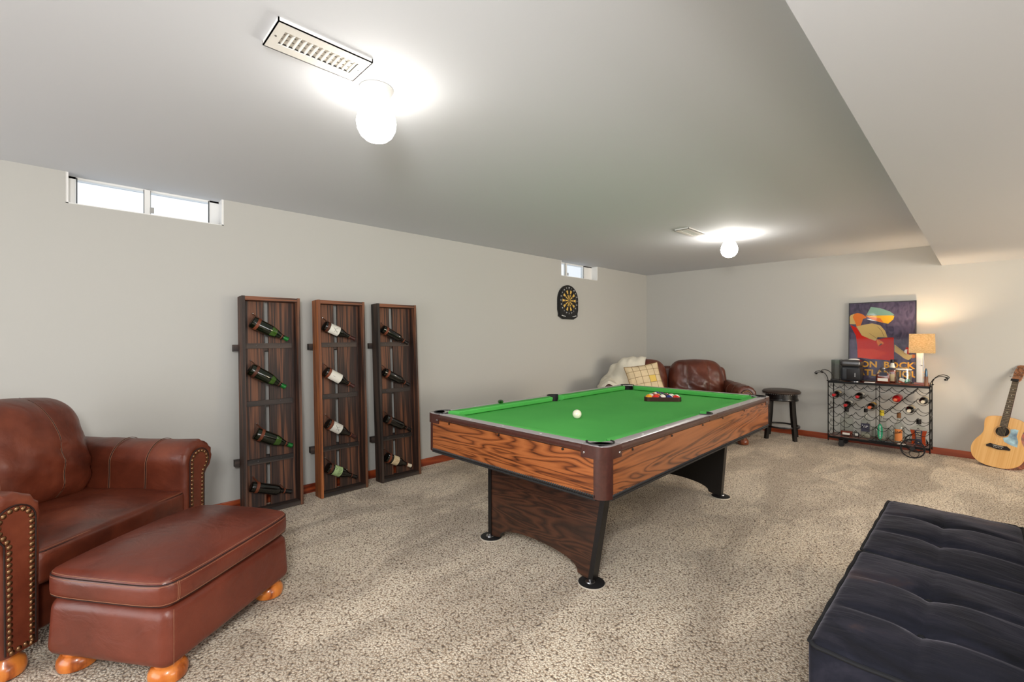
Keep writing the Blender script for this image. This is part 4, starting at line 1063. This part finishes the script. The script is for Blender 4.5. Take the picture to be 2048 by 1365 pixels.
# ------------------------------------------------------------------ bar cart against the back wall
CX0, CX1, CYF, CYB, CZB, CZT = 2.583, 3.468, -.385, -.105, .115, .762
def cart():
    root = thing('bar_cart', 'black wrought iron wine cart with scalloped bottle wires by the back wall', 'bar cart')
    T = Matrix.Translation((0, 0, 0)); mt = 'black_metal'
    for z, nm in ((CZT-.016, 'top_shelf'), (CZB-.016, 'bottom_shelf')):
        s = MB().b2((CX0+.008, CYF+.008, z), (CX1-.008, CYB-.008, z+.016)).build(nm, 'mahogany', root)
        f = MB()
        f.b2((CX0, CYF, z-.006), (CX1, CYF+.008, z+.018)).b2((CX0, CYB-.008, z-.006), (CX1, CYB, z+.018)).b2((CX0, CYF, z-.006), (CX0+.008, CYB, z+.018)).b2((CX1-.008, CYF, z-.006), (CX1, CYB, z+.018))
        f.build('shelf_rim', mt, s)
    # posts curling into handles
    for x, d in ((CX0, -1), (CX1, 1)):
        for y in (CYF, CYB):
            pts = [(x, y, .06), (x, y, .40), (x, y, .762)]
            h = [(x+d*.006, y, .80), (x+d*.024, y, .838), (x+d*.052, y, .864), (x+d*.088, y, .876), (x+d*.118, y, .868), (x+d*.136, y, .850), (x+d*.130, y, .836), (x+d*.118, y, .840)]
            MB().tube(pts, .0055, 8).build('post', mt, root)
            hd = MB().tube([(x, y, .762)]+h, .0038, 8).sphere((x+d*.116, y, .842), .010, 10); hd.build('handle', mt, root)
            MB().sphere((x+d*.008, y, .765), .008, 8).build('finial', mt, root)
        MB().tube([(x+d*.130, CYF, .846), (x+d*.130, CYB, .846)], .004, 8).build('handle_bar', mt, root)
        MB().b2((x-.004, CYF, .42), (x+.004, CYB, .432)).build('side_brace', mt, root)
        ls = MB()
        for k in range(6):
            z0 = CZB+.02+k*.105
            for y0, y1 in ((CYF, (CYF+CYB)/2), ((CYF+CYB)/2, CYB)):
                ls.tube([(x, y0+(y1-y0)*i/8, z0+.06-.04*math.sin(PI*i/8)) for i in range(9)], .0022, 5)
        ls.build('side_scallop', mt, root)
    nb = 8; w = (CX1-CX0)/nb
    for r in range(6):
        zt = .665-.108*r
        for y in (CYF+.012, CYB-.02):
            pts = []
            for k in range(nb):
                for i in range(9):
                    t_ = i/8; pts.append((CX0+w*(k+t_), y, zt+.046*(abs(2*t_-1)**2.2)))
            MB().tube(pts, .0027, 5).build('bottle_wire', mt, root)
    for x in (CX0+w*1, CX0+w*4):
        MB().tube([(x, CYB-.02, CZB), (x, CYB-.02, CZT-.02)], .003, 6).build('upright', mt, root)
    MB().tube([(CX0+w*4, CYF+.012, CZB), (CX0+w*4, CYF+.012, CZT-.02)], .003, 6).build('upright', mt, root)
    MB().tube([(CX0+w*4.4, CYB-.03, .40), (CX0+w*7.1, CYB-.03, CZT-.03)], .004, 6).build('diagonal_brace', mt, root)
    # spoked wheels and casters
    for y in (CYF-.05, CYB+.02):
        wh = MB(); c = Vector((3.336, y, .103)); R_ = .099
        def circ(cx_, cz_, r, rad, n=28): wh.tube([(cx_+r*math.cos(2*PI*i/n), y, cz_+r*math.sin(2*PI*i/n)) for i in range(n)], rad, 6, closed=True)
        circ(c.x, c.z, R_, .0042, 36); circ(c.x, c.z, R_-.006, .002, 36)
        for k in range(4):
            a = PI/4*0+k*PI/2+.25; circ(c.x+.050*math.cos(a), c.z+.050*math.sin(a), .040, .003, 20)
        wh.lathe([(0, -.01), (.02, -.01), (.022, 0), (.02, .01), (0, .01)], 16, X=Matrix.Translation(c) @ Matrix.Rotation(PI/2, 4, 'X'))
        wh.build('wheel', 'rubber_black', root)
    MB().tube([(3.336, CYF-.05, .103), (3.336, CYB+.02, .103)], .006, 8).build('axle', mt, root)
    for y in (CYF+.03, CYB-.03):
        ca = MB().lathe([(0, -.012), (.026, -.012), (.030, -.006), (.030, .006), (.026, .012), (0, .012)], 20, X=Matrix.Translation((2.705, y, .031)) @ Matrix.Rotation(PI/2, 4, 'X'))
        ca.b2((2.685, y-.018, .031), (2.725, y-.014, .09)).b2((2.685, y+.014, .031), (2.725, y+.018, .09)).b2((2.680, y-.018, .082), (2.735, y+.018, .094))
        ca.build('caster', 'rubber_black', root)
cart()
w = (CX1-CX0)/8
for bay, row, foil, glass, lab, bl in (
    (1, 1, 'foil_red', 'bottle_black', 'label_cream', 'red capped wine bottle lying in the leftmost bay of the cart'),
    (3, 1, 'foil_red', 'bottle_black', 'label_white', 'dark wine bottle with red capsule, upper one left of centre in the cart'),
    (2, 2, 'foil_red', 'bottle_black', 'label_white', 'dark wine bottle with red capsule, lower one at the left of the cart'),
    (4, 2, 'foil_orange', 'bottle_black', 'label_yellow', 'dark wine bottle with orange capsule left of the cart centre'),
    (6, 1, 'foil_orange', 'foil_red', None, 'all-red wine bottle lying right of the cart centre'),
    (7, 2, 'foil_cream', 'bottle_black', 'label_cream', 'dark wine bottle with cream capsule, lower one at the right of the cart'),
    (8, 1, 'foil_cream', 'bottle_black', 'label_cream', 'dark wine bottle with cream capsule in the rightmost bay of the cart')):
    x = CX0+w*(bay-.5); z = .665-.108*row+.0027+.0385
    M = frame_from((0, -1, 0), (0, 0, 1), (x, -.100, z))
    b = thing('wine_bottle', bl, 'bottle', M=M, group='wine bottles lying in the bar cart')
    sp = dict(kind='bordeaux', glass=glass, foil=foil, L=.30)
    if lab: sp['label'] = (lab, .05, .14)
    bottle_parts(b, **sp)

Z1 = CZB+.003
def spirit(name, label, x, y, z, shape, h, wdt, dep, fill, liquid, cap, cap_r, cap_h, lab):
    t = thing(name, label, 'bottle', (x, y, z))
    sh = h*.62
    if shape == 'round':
        pr = [(0, 0), (wdt*.48, 0), (wdt*.5, .008), (wdt*.5, sh*.8), (wdt*.42, sh*.95), (wdt*.2, sh*1.1), (wdt*.17, sh*1.25), (.013, h-cap_h), (0, h-cap_h)]
        MB().lathe(pr, 28).build('glass_body', 'clear_glass', t)
        if fill: MB().lathe([(0, .006), (wdt*.46, .006), (wdt*.46, fill), (0, fill)], 24).build('liquid', liquid, t)
    else:
        MB().rbox((0, 0, sh/2), (wdt, dep, sh), .014, seg=(2, 2, 2)).lathe([(.028, sh-.004), (.020, sh+.02), (.014, sh+.035), (.013, h-cap_h)], 20).build('glass_body', 'clear_glass', t)
        if fill: MB().rbox((0, 0, fill/2+.005), (wdt*.93, dep*.9, fill), .01, seg=(1, 1, 1)).build('liquid', liquid, t)
    MB().lathe([(0, h-cap_h), (cap_r, h-cap_h), (cap_r, h-.002), (cap_r*.9, h), (0, h)], 20).build('stopper', cap, t)
    if lab:
        lm, lw, l0, l1 = lab[:4]; m = MB()
        if shape == 'round':
            R_ = wdt*.5+.0008; a = lw/2/R_
            m.grid(lambda u, v: (R_*math.sin(-a+2*a*u), -R_*math.cos(-a+2*a*u), l0+(l1-l0)*v), 12, 2); yy = -R_-.001
        else:
            m.b2((-lw/2, -dep/2-.0015, l0), (lw/2, -dep/2-.0002, l1)); yy = -dep/2-.0018
        lo = m.build('paper_label', lm, t)
        if len(lab) > 4:
            tx = MB()
            for (txt, sz, zz, rot, mm) in lab[4]:
                X = Matrix.Translation((0, yy, zz)) @ Matrix.Rotation(PI/2, 4, 'X') @ Matrix.Rotation(rot, 4, 'Z')
                if txt: tx.text(txt, sz, X=X)
                else:   # white wing-like mark of the black label
                    for poly in ([(-.030, .016), (-.022, .004), (-.004, .002), (-.003, -.004), (-.024, -.003)], [(.004, .002), (.022, .004), (.026, -.001), (.004, -.004)], [(-.016, -.008), (-.006, -.006), (-.012, -.020)], [(0, -.018), (.012, -.018), (.008, -.010), (.003, -.010)]):
                        tx.prism(poly, 0, .0006, X=X)
            tx.build('label_print', lab[4][0][4], lo)
    return t
spirit('liquor_bottle', 'clear square bottle with black cap and low amber liquid, bottom shelf left', 2.735, -.225, Z1, 'square', .345, .120, .075, .050, 'amber_liquid', 'foil_black', .020, .065, ('label_white', .070, .012, .036))
spirit('liquor_bottle', 'clear bottle with square black label on the bottom shelf', 2.915, -.235, Z1, 'square', .335, .085, .06, .045, 'clear_spirit', 'foil_black', .018, .040, ('label_navy', .080, .075, .170, [('', .018, .140, 0, 'dart_white')]))
spirit('liquor_bottle', 'clear bottle with upright green leaf label and yellow cap on the bottom shelf', 3.060, -.230, Z1, 'square', .335, .075, .06, .04, 'clear_spirit', 'cap_yellow', .020, .060, None)
t = bpy.data.objects['liquor_bottle.002']
lf = MB(); lf.prism([(.024*math.sin(2*PI*i/24)*(1 if abs(math.cos(2*PI*i/24)) < .9 else .9), .095+.088*math.cos(2*PI*i/24)) for i in range(24)], 0, .0015, X=Matrix(((1, 0, 0, -.012), (0, 0, -1, -.0302), (0, 1, 0, 0), (0, 0, 0, 1))))
lo = lf.build('leaf_label', 'label_greenleaf', t)
pr_ = MB()
for k in range(9):
    zz = .034+.0155*k
    for dx in ((-.005, .0, .005) if k % 2 else (-.004, .004)): pr_.b2((-.012+dx-.0012, -.0325, zz-.005), (-.012+dx+.0012, -.0319, zz+.005))
    pr_.b2((-.019, -.0325, zz-.005), (-.005, -.0319, zz-.0028))
pr_.build('label_print', 'dart_white', lo)
spirit('liquor_bottle', 'rounded clear tequila bottle with yellow and orange label on the bottom shelf', 3.208, -.245, Z1, 'round', .325, .100, .06, .05, 'clear_spirit', 'cork', .018, .055, ('label_orange', .070, .020, .150, [('CASA', .026, .118, 0, 'ink_dark')]))
def decanter():
    t = thing('liquor_bottle', 'wide amber decanter bottle with navy label, bottom shelf right', 'bottle', (3.372, -.250, Z1))
    pr = [(-.062, 0), (.062, 0), (.058, .05), (.056, .10), (.072, .165), (.070, .172), (.02, .205), (-.02, .205), (-.070, .172), (-.072, .165), (-.056, .10), (-.058, .05)]
    MB().prism(pr, -.03, .03, X=Matrix.Rotation(PI/2, 4, 'X')).lathe([(.017, .20), (.015, .24)], 18).build('glass_body', 'clear_glass', t)
    MB().prism([(x*.94, z*.94+.004) for x, z in pr if z < .17], -.026, .026, X=Matrix.Rotation(PI/2, 4, 'X')).build('liquid', 'amber_bright', t)
    MB().lathe([(0, .225), (.021, .225), (.021, .276), (0, .278)], 18).build('stopper', 'foil_black', t)
    lo = MB().prism([(-.030, .012), (.030, .012), (.024, .09), (.032, .16), (-.032, .16), (-.024, .09)], .0302, .032, X=Matrix.Rotation(PI/2, 4, 'X')).build('paper_label', 'label_navy', t)
    tx = MB()
    for hw_, zz, hh_ in ((.018, .146, .003), (.020, .124, .003), (.014, .118, .0012), (.018, .104, .001), (.018, .098, .001), (.018, .092, .001), (.017, .080, .001), (.017, .070, .001), (.005, .035, .006)): tx.b2((-hw_, -.0327, zz-hh_), (hw_, -.0321, zz+hh_))
    tx.build('label_print', 'label_cream', lo)
decanter()
# mason jar mugs among the bottles
for (x, y, lb) in ((2.992, -.180, 'clear glass jar mug behind the bottle with the square black label'), (3.128, -.165, 'clear glass jar mug behind the green leaf labelled bottle')):
    t = thing('jar_mug', lb, 'mug', (x, y, Z1), group='glass jar mugs on the cart bottom shelf')
    MB().lathe([(0, .003), (.030, .002), (.034, .008), (.035, .09), (.030, .105), (.030, .13), (.028, .13), (.028, .105), (.033, .09), (.032, .012), (0, .010)], 24).build('glass_body', 'clear_glass', t)
    MB().tube([(.034, 0, .095), (.055, 0, .09), (.060, 0, .065), (.052, 0, .035), (.034, 0, .025)], .004, 8).build('handle', 'clear_glass', t)
t = thing('magazine', 'dark grey magazine with silver lettering flat on the cart bottom shelf', 'magazine', (3.07, -.325, Z1))
MB().b2((-.11, -.038, 0), (.11, .038, .006)).build('cover', 'appliance_black', t)
mg = MB()
for k in range(12): mg.b2((-.098+.0165*k, -.012, .006), (-.098+.0165*k+(.010 if k % 3 else .013), .010-(k % 2)*.005, .0064))
mg.build('cover_print', 'steel', t)
t = MB().b2((-.035, -.03, 0), (.035, .03, .003)).build('paper_card', 'paper', None); t.location = (3.24, -.345, Z1); tag(t, 'white card lying on the bottom shelf beside the magazine', 'card')
t = MB().b2((-.02, -.015, 0), (.02, .015, .045), 0).b2((-.014, -.0158, .008), (.014, -.015, .036), 1).build('small_box', ['foil_black', 'label_white'], None); t.location = (2.828, -.21, Z1); tag(t, 'tiny black box on the cart bottom shelf beside the amber bottle', 'box')

# ------------------------------------------------------------------ things on top of the cart
Z2 = CZT+.002
def ice_maker():
    t = thing('ice_maker', 'black countertop ice maker with a grey band on the bar cart', 'ice maker', (2.785, -.225, Z2))
    MB().rbox((0, 0, .088), (.190, .225, .168), .03, k=4, seg=(3, 3, 3)).build('body', 'appliance_black', t)
    MB().rbox((0, 0, .208), (.197, .230, .080), .032, k=4, seg=(3, 3, 2)).build('top_band', 'appliance_band', t)
    MB().rbox((.028, -.1135, .085), (.12, .006, .12), .002, seg=(1, 1, 1)).build('front_recess', 'foil_black', t)
    MB().tube([(.046, -.12, .10), (.046, -.122, .055)], .006, 8).build('spout', 'steel', t)
    MB().lathe([(0, 0), (.048, 0), (.048, .008), (.03, .010), (0, .010)], 24, c=(.046, -.112, 0)).build('drip_tray', 'steel', t)
    MB().sphere((.02, 0, .248), .055, 20, sc=(1, 1, .3)).build('lid', 'pearl', t)
ice_maker()
t = thing('acrylic_box', 'clear acrylic box standing at the left of the ice maker', 'box', (2.640, -.230, Z2))
f = MB(); hx, hy, hz = .040, .085, .246
f.b2((-hx, -hy, 0), (-hx+.002, hy, hz)).b2((hx-.002, -hy, 0), (hx, hy, hz)).b2((-hx, -hy, 0), (hx, -hy+.002, hz)).b2((-hx, hy-.002, 0), (hx, hy, hz))
f.build('panels', 'clear_acrylic', t)
MB().tube([(-hx, -hy, hz), (hx, -hy, hz), (hx, hy, hz), (-hx, hy, hz)], .0015, 6, closed=True).build('rim', 'steel', t)
t = MB().rbox((0, 0, .012), (.085, .05, .022), .005, k=2, seg=(1, 1, 1)).build('phone_dock', 'rubber_black', None); t.location = (2.645, -.349, Z2); tag(t, 'small flat black gadget at the left front of the cart top', 'gadget')
t = MB().b2((-.045, -.03, 0), (.045, .03, .008)).build('paper_booklet', 'paper', None); t.location = (2.965, -.34, Z2); tag(t, 'white booklet lying at the front edge of the cart top', 'booklet')
def whiskey():
    t = thing('liquor_bottle', 'squat whiskey bottle with a white label on the cart top', 'bottle', (3.075, -.265, Z2))
    MB().rbox((0, 0, .072), (.128, .07, .144), .022, k=4, seg=(2, 2, 2)).lathe([(.030, .138), (.022, .150), (.018, .160)], 18).build('glass_body', 'clear_glass', t)
    MB().rbox((0, 0, .055), (.118, .06, .098), .016, k=3, seg=(1, 1, 1)).build('liquid', 'amber_liquid', t)
    MB().lathe([(0, .155), (.026, .155), (.027, .172), (0, .176)], 18).build('stopper', 'steel', t)
    MB().b2((-.045, -.0365, .022), (.045, -.0352, .055)).build('paper_label', 'label_white', t)
    MB().b2((-.030, -.0365, .082), (.038, -.0352, .122)).build('neck_label', 'label_navy', t)
whiskey()
def tall():
    t = thing('liquor_bottle', 'tall amber bottle with a black cap behind the squat whiskey bottle', 'bottle', (3.145, -.175, Z2))
    MB().rbox((0, 0, .075), (.068, .065, .15), .015, k=3, seg=(2, 2, 2)).lathe([(.030, .145), (.026, .17), (.016, .20), (.014, .235)], 18).build('glass_body', 'clear_glass', t)
    MB().rbox((0, 0, .072), (.060, .057, .135), .012, k=2, seg=(1, 1, 1)).build('liquid', 'amber_liquid', t)
    MB().lathe([(0, .225), (.018, .225), (.018, .262), (0, .264)], 18).build('stopper', 'foil_black', t)
    MB().lathe([(.0265, .172), (.0172, .202), (.0155, .228)], 18).build('neck_label', 'label_white', t)
    MB().b2((-.022, -.0345, .02), (.022, -.0333, .10)).build('paper_label', 'label_cream', t)
tall()
def jar():
    t = thing('glass_jar', 'lidded clear glass jar holding coloured packets on the cart top', 'jar', (3.250, -.265, Z2))
    MB().lathe([(0, .004), (.060, .002), (.068, .010), (.070, .12), (.064, .150), (.064, .158), (.060, .158), (.060, .148), (.066, .12), (.064, .014), (0, .010)], 32).build('glass_body', 'clear_glass', t)
    MB().lathe([(.066, .158), (.070, .163), (.060, .172), (.03, .186), (.012, .192), (.018, .205), (.014, .215), (0, .217)], 28).build('lid', 'clear_glass', t)
    MB().tube([(.067*math.cos(2*PI*i/28), .067*math.sin(2*PI*i/28), .160) for i in range(28)], .0035, 6, closed=True).build('lid_rim', 'pearl', t)
    for (dx, dy, dz, rz, ry, mt_, lb) in ((-.012, -.022, .046, .3, .5, 'paper', 'white'), (.028, -.012, .040, -.4, -.5, 'packet_teal', 'teal'), (-.018, .012, .030, .1, .2, 'packet_orange', 'orange')):
        X = Matrix.Translation((3.250+dx, -.265+dy, Z2+dz)) @ Matrix.Rotation(rz, 4, 'Z') @ Matrix.Rotation(ry, 4, 'Y')
        o = MB().rbox((0, 0, 0), (.052, .020, .034), .008, k=2, seg=(2, 1, 1)).build('tea_packet', mt_, None); o.matrix_world = X
        tag(o, lb+' packet inside the lidded glass jar on the cart', 'packet', 'packets in the glass jar')
jar()
def lamp():
    t = thing('table_lamp', 'lit table lamp with woven tan shade on the right of the cart top', 'table lamp', (3.395, -.215, Z2))
    MB().b2((-.060, -.055, 0), (.060, .055, .026)).build('lamp_base', 'mahogany', t)
    MB().rbox((-.020, 0, .19), (.050, .05, .34), .006, k=2, seg=(1, 1, 4)).build('lamp_column', 'white_enamel', t)
    MB().tube([(.016, -.012, .026), (.014, -.012, .20), (.010, -.008, .37)], .004, 8).build('stem', 'steel', t)
    MB().b2((-.008, -.030, .205), (.006, -.024, .212)).build('switch', 'foil_black', t)
    m = MB(); a, b, z0, z1 = .104, .100, .343, .550; q = .003
    def fr(z, k): 
        s = a+(b-a)*k; return [(-s, -s*.62, z), (s, -s*.62, z), (s, s*.62, z), (-s, s*.62, z)]
    v = fr(z0, 0)+fr(z1, 1)+[(x*.975, y*.96, z) for x, y, z in fr(z0, 0)]+[(x*.975, y*.96, z) for x, y, z in fr(z1, 1)]
    f_ = []
    for i in range(4):
        j = (i+1) % 4; f_ += [(i, j, 4+j, 4+i), (8+i, 12+i, 12+j, 8+j), (4+i, 4+j, 12+j, 12+i), (i, 8+i, 8+j, j)]
    m.add(v, f_); m.build('lamp_shade', 'lamp_shade_weave', t)
    MB().sphere((0, 0, .475), .028, 16, sc=(1, 1, 1.3)).build('bulb', 'bulb_glow', t)
    MB().tube([(0, 0, .36), (0, 0, .44)], .012, 10).build('socket', 'steel', t)
lamp()
t = thing('bullet_ornament', 'bullet-shaped ornament with brown base and blue steel tip beside the lamp', 'ornament', (3.436, -.335, Z2))
MB().lathe([(0, 0), (.017, 0), (.017, .003), (.016, .100), (0, .100)], 20).build('case', 'headstock', t)
MB().lathe([(.0125, .100), (.0125, .125), (.0105, .160), (.005, .182), (0, .188)], 20).build('tip', 'steel_blue', t)

# ------------------------------------------------------------------ poster leaning on the wall
def poster():
    W, H = .615, .925; th = math.atan2(.035, H)
    M = Matrix.Translation((2.722, -.062, Z2)) @ Matrix.Rotation(-th, 4, 'X')
    root = thing('framed_poster', 'black framed purple poster of a reclining drinker behind the bar cart', 'poster', M=M)
    XF = Matrix(((1, 0, 0, 0), (0, 0, -1, 0), (0, 1, 0, 0), (0, 0, 0, 1)))   # poster plane: x right, y up, z towards the room
    MB().b2((0, 0, -.014), (W, H, -.002), X=XF).build('print', 'poster_purple', root)
    f = MB(); e = .009
    f.b2((0, 0, -.016), (e, H, .004), X=XF).b2((W-e, 0, -.016), (W, H, .004), X=XF).b2((e, 0, -.016), (W-e, e, .004), X=XF).b2((e, H-e, -.016), (W-e, H, .004), X=XF)
    f.build('frame', 'poster_frame', root)
    def cv(pts): return [((x-130)/965*W, H-(y-112+(x-130)*.035)/1160*H) for x, y in pts]
    art = MB(); mats = ['p_red', 'p_redlight', 'p_tan', 'p_orange', 'p_teal', 'p_yellow', 'p_white', 'p_line']
    def sh(pts, m, k): art.prism(cv(pts), -.002, -.0018+k*.0002, m, X=XF)
    sh([(150, 440), (250, 480), (330, 600), (540, 650), (700, 615), (790, 610), (795, 945), (270, 930), (262, 740), (240, 600)], 0, 0)
    sh([(270, 800), (500, 790), (700, 830), (600, 900), (480, 940), (272, 928)], 1, 1)
    sh([(245, 465), (340, 440), (480, 412), (600, 440), (670, 520), (702, 612), (560, 614), (552, 640), (530, 668), (440, 640), (330, 595), (290, 530)], 2, 1)
    sh([(135, 330), (160, 295), (205, 275), (250, 270), (250, 420), (230, 432), (140, 430)], 2, 1)
    sh([(190, 320), (215, 275), (262, 262), (330, 275), (380, 308), (402, 330), (345, 350), (330, 400), (310, 450), (250, 462), (228, 400)], 3, 2)
    sh([(460, 168), (600, 188), (740, 238), (798, 285), (770, 296), (395, 292)], 4, 2)
    sh([(385, 300), (770, 292), (796, 300), (780, 350), (712, 412), (640, 402), (500, 366)], 5, 2)
    sh([(385, 303), (600, 335), (650, 402), (500, 366)], 3, 3)
    sh([(450, 350), (560, 380), (480, 372), (400, 350)], 6, 3)
    sh([(552, 640), (590, 655), (652, 690), (640, 716), (600, 712), (576, 742), (548, 690)], 3, 3)
    sh([(575, 745), (610, 700), (630, 712), (600, 735)], 7, 4)
    sh([(800, 708), (880, 770), (950, 822), (1000, 846), (1060, 838), (1030, 890), (990, 922), (930, 900), (860, 850), (800, 812)], 2, 1)
    sh([(1040, 840), (1085, 838), (1080, 880), (1040, 895)], 3, 2)
    sh([(930, 815), (945, 775), (975, 770), (968, 832)], 6, 2); sh([(945, 775), (965, 735), (1005, 760), (1000, 840), (970, 830), (975, 770)], 0, 1)
    for ln in ([(560, 460), (620, 520), (655, 605)], [(440, 560), (540, 625), (600, 690)], [(820, 740), (900, 800), (960, 850)], [(395, 290), (460, 168)]):
        art.tube([(x, -.0012*0, 0) and (p_[0], p_[1], -.0012) for p_ in cv(ln) for x in (0,)], .0012, 4, 7, X=XF)
    art.build('artwork', mats, root, angle=20)
    tx = MB()
    def T(s, size, x, y, m=0): p_ = cv([(x, y)])[0]; tx.text(s, size, m, X=XF @ Matrix.Translation((p_[0], p_[1], -.0014)), bold=True)
    T('"BON  BOCK"', .098, 650, 1015); T("L'ATLANTIQUE", .098, 690, 1135)
    tx.build('lettering', 'p_gold', root)
    MB().b2((e, e, -.0006), (W-e, H-e, .0004), X=XF).build('glazing', 'poster_glazing', root)
poster()

# ------------------------------------------------------------------ acoustic guitar
def guitar():
    sad, nut = Vector((3.957, -.262, .208)), Vector((4.076, -.095, .843))
    ax = (nut-sad).normalized(); yaw = math.radians(24)
    face = Vector((-math.sin(yaw), -math.cos(yaw), 0)); face = (face-ax*face.dot(ax)).normalized()
    M = frame_from(face, ax.cross(face)*1, sad)      # z out of the top; y along the neck
    xv = ax.cross(face).normalized(); M = Matrix((xv, ax, face)).transposed().to_4x4(); M.translation = sad
    root = thing('acoustic_guitar', 'acoustic guitar with pale spruce top leaning on the back wall', 'guitar', M=M)
    SL = (nut-sad).length
    prof = [(-.210, 0), (-.205, .07), (-.185, .125), (-.145, .172), (-.085, .196), (-.03, .197), (.03, .178), (.075, .152), (.115, .138), (.155, .138), (.20, .146), (.245, .147), (.275, .132), (.292, .095), (.300, .05), (.303, 0)]
    ol = []
    P_ = [(-x, y) for y, x in prof]+[(x, y) for y, x in reversed(prof)][1:-1]
    # smooth outline (Catmull-Rom)
    N = len(P_)
    for i in range(N):
        p0, p1, p2, p3 = (Vector(P_[(i+k) % N]) for k in (-1, 0, 1, 2))
        for j in range(4):
            t = j/4; ol.append(tuple(.5*((2*p1)+(p2-p0)*t+(2*p0-5*p1+4*p2-p3)*t*t+(3*p1-p0-3*p2+p3)*t**3)))
    n = len(ol)
    MB().prism(ol, -.112, -.0025).build('body_sides', 'mahog_side', root, angle=50)
    MB().prism([(x*.995, y*.995) for x, y in ol], -.003, 0).build('soundboard', 'spruce', root, angle=50)
    sh = .150
    MB().lathe([(0, 0), (.050, 0), (.050, .0006), (0, .0006)], 36, c=(0, sh, 0)).build('sound_hole', 'hole_black', root)
    rs = MB()
    for r in (.054, .058, .062): rs.tube([(r*math.cos(2*PI*i/40), sh+r*math.sin(2*PI*i/40), .0004) for i in range(40)], .0008, 5, closed=True)
    rs.build('rosette', 'rosette', root)
    pg = [(.052, sh+.035), (.058, sh), (.045, sh-.045), (.015, sh-.062), (.03, sh-.095), (.075, sh-.115), (.128, sh-.125), (.125, sh-.07), (.105, sh-.02), (.108, sh+.04), (.08, sh+.045)]
    MB().prism(pg, 0, .0014).build('pickguard', 'guard_blue', root)
    MB().prism([(-.088, -.006), (-.060, .014), (0, .008), (.060, .014), (.088, -.006), (.085, -.022), (.04, -.026), (0, -.034), (-.04, -.026), (-.085, -.022)], 0, .008).build('bridge', 'ebony', root)
    MB().b2((-.038, -.002, .008), (.038, .001, .011)).build('saddle', 'pearl', root)
    pins = MB()
    for k in range(6): pins.sphere((-.028+.0112*k, -.016, .009), .0028, 8)
    pins.build('bridge_pin', 'pearl', root)
    body_y = .303
    fb = [(-.028, sh+.048), (.028, sh+.048), (.0222, SL), (-.0222, SL)]
    MB().prism(fb, .0, .007).build('fingerboard', 'ebony', root)
    fr = MB()
    for k in range(1, 21):
        y = SL-SL*(1-2**(-k/12))
        if y > sh+.05: w_ = .0222+(.028-.0222)*(SL-y)/(SL-sh-.048); fr.tube([(-w_, y, .0074), (w_, y, .0072)], .0006, 5)
    fr.build('fret', 'fret_wire', root)
    dt = MB()
    for k in (3, 5, 7, 9, 12):
        y = SL-SL*(1-2**(-(k-.5)/12)); dt.lathe([(0, .0072), (.0035, .0072), (0, .0078)], 8, c=(0, y, 0))
    dt.build('fret_marker', 'pearl', root)
    nk = MB(); sec = []
    for y, w_, d in ((body_y-.01, .028, .05), (body_y+.02, .0275, .022), (SL-.02, .0225, .018), (SL+.01, .022, .016)):
        sec.append([(w_*math.cos(PI+PI*i/8), y, .0+d*math.sin(PI+PI*i/8)) for i in range(9)])
    nk.add([p for s_ in sec for p in s_], [(a*9+i, a*9+(i+1) % 9, (a+1)*9+(i+1) % 9, (a+1)*9+i) for a in range(3) for i in range(9)]+[tuple(range(9)), tuple(27+i for i in range(9))])
    nk.build('neck', 'mahog_side', root)
    MB().b2((-.0222, SL-.001, .0), (.0222, SL+.004, .009)).build('nut', 'pearl', root)
    hs = MB().prism([(-.022, 0), (.022, 0), (.032, .02), (.036, .10), (.030, .165), (.012, .178), (-.012, .178), (-.030, .165), (-.036, .10), (-.032, .02)], -.016, -.002, X=Matrix.Translation((0, SL+.002, .004)) @ Matrix.Rotation(-.22, 4, 'X'))
    hs.build('headstock', 'headstock', root)
    X = Matrix.Translation((0, SL+.002, .004)) @ Matrix.Rotation(-.22, 4, 'X')
    for s in (-1, 1):
        for k in range(3):
            y = .045+.045*k
            tp = MB().lathe([(0, -.002), (.006, -.002), (.004, .008), (0, .009)], 10, c=(s*.022, y, 0), X=X); tp.tube([(s*.034, y, -.009), (s*.050, y, -.009)], .002, 6, X=X); tp.rbox((s*.054, y, -.009), (.012, .014, .007), .003, k=2, seg=(1, 1, 1), X=X)
            tp.build('tuning_peg', 'chrome', root)
    st = MB()
    for k in range(6): st.tube([(-.028+.0112*k, -.014, .010), (-.027+.0108*k, 0, .0118), (-.018+.0072*k, SL, .0098)], .00035, 4)
    st.build('string', 'string', root)
    MB().prism([(-.030, -.012), (.024, -.012), (.024, .010), (-.030, .010)], .009, .020, X=Matrix.Translation((0, SL-.012+.02, 0))).build('capo', 'rubber_black', root)
guitar()
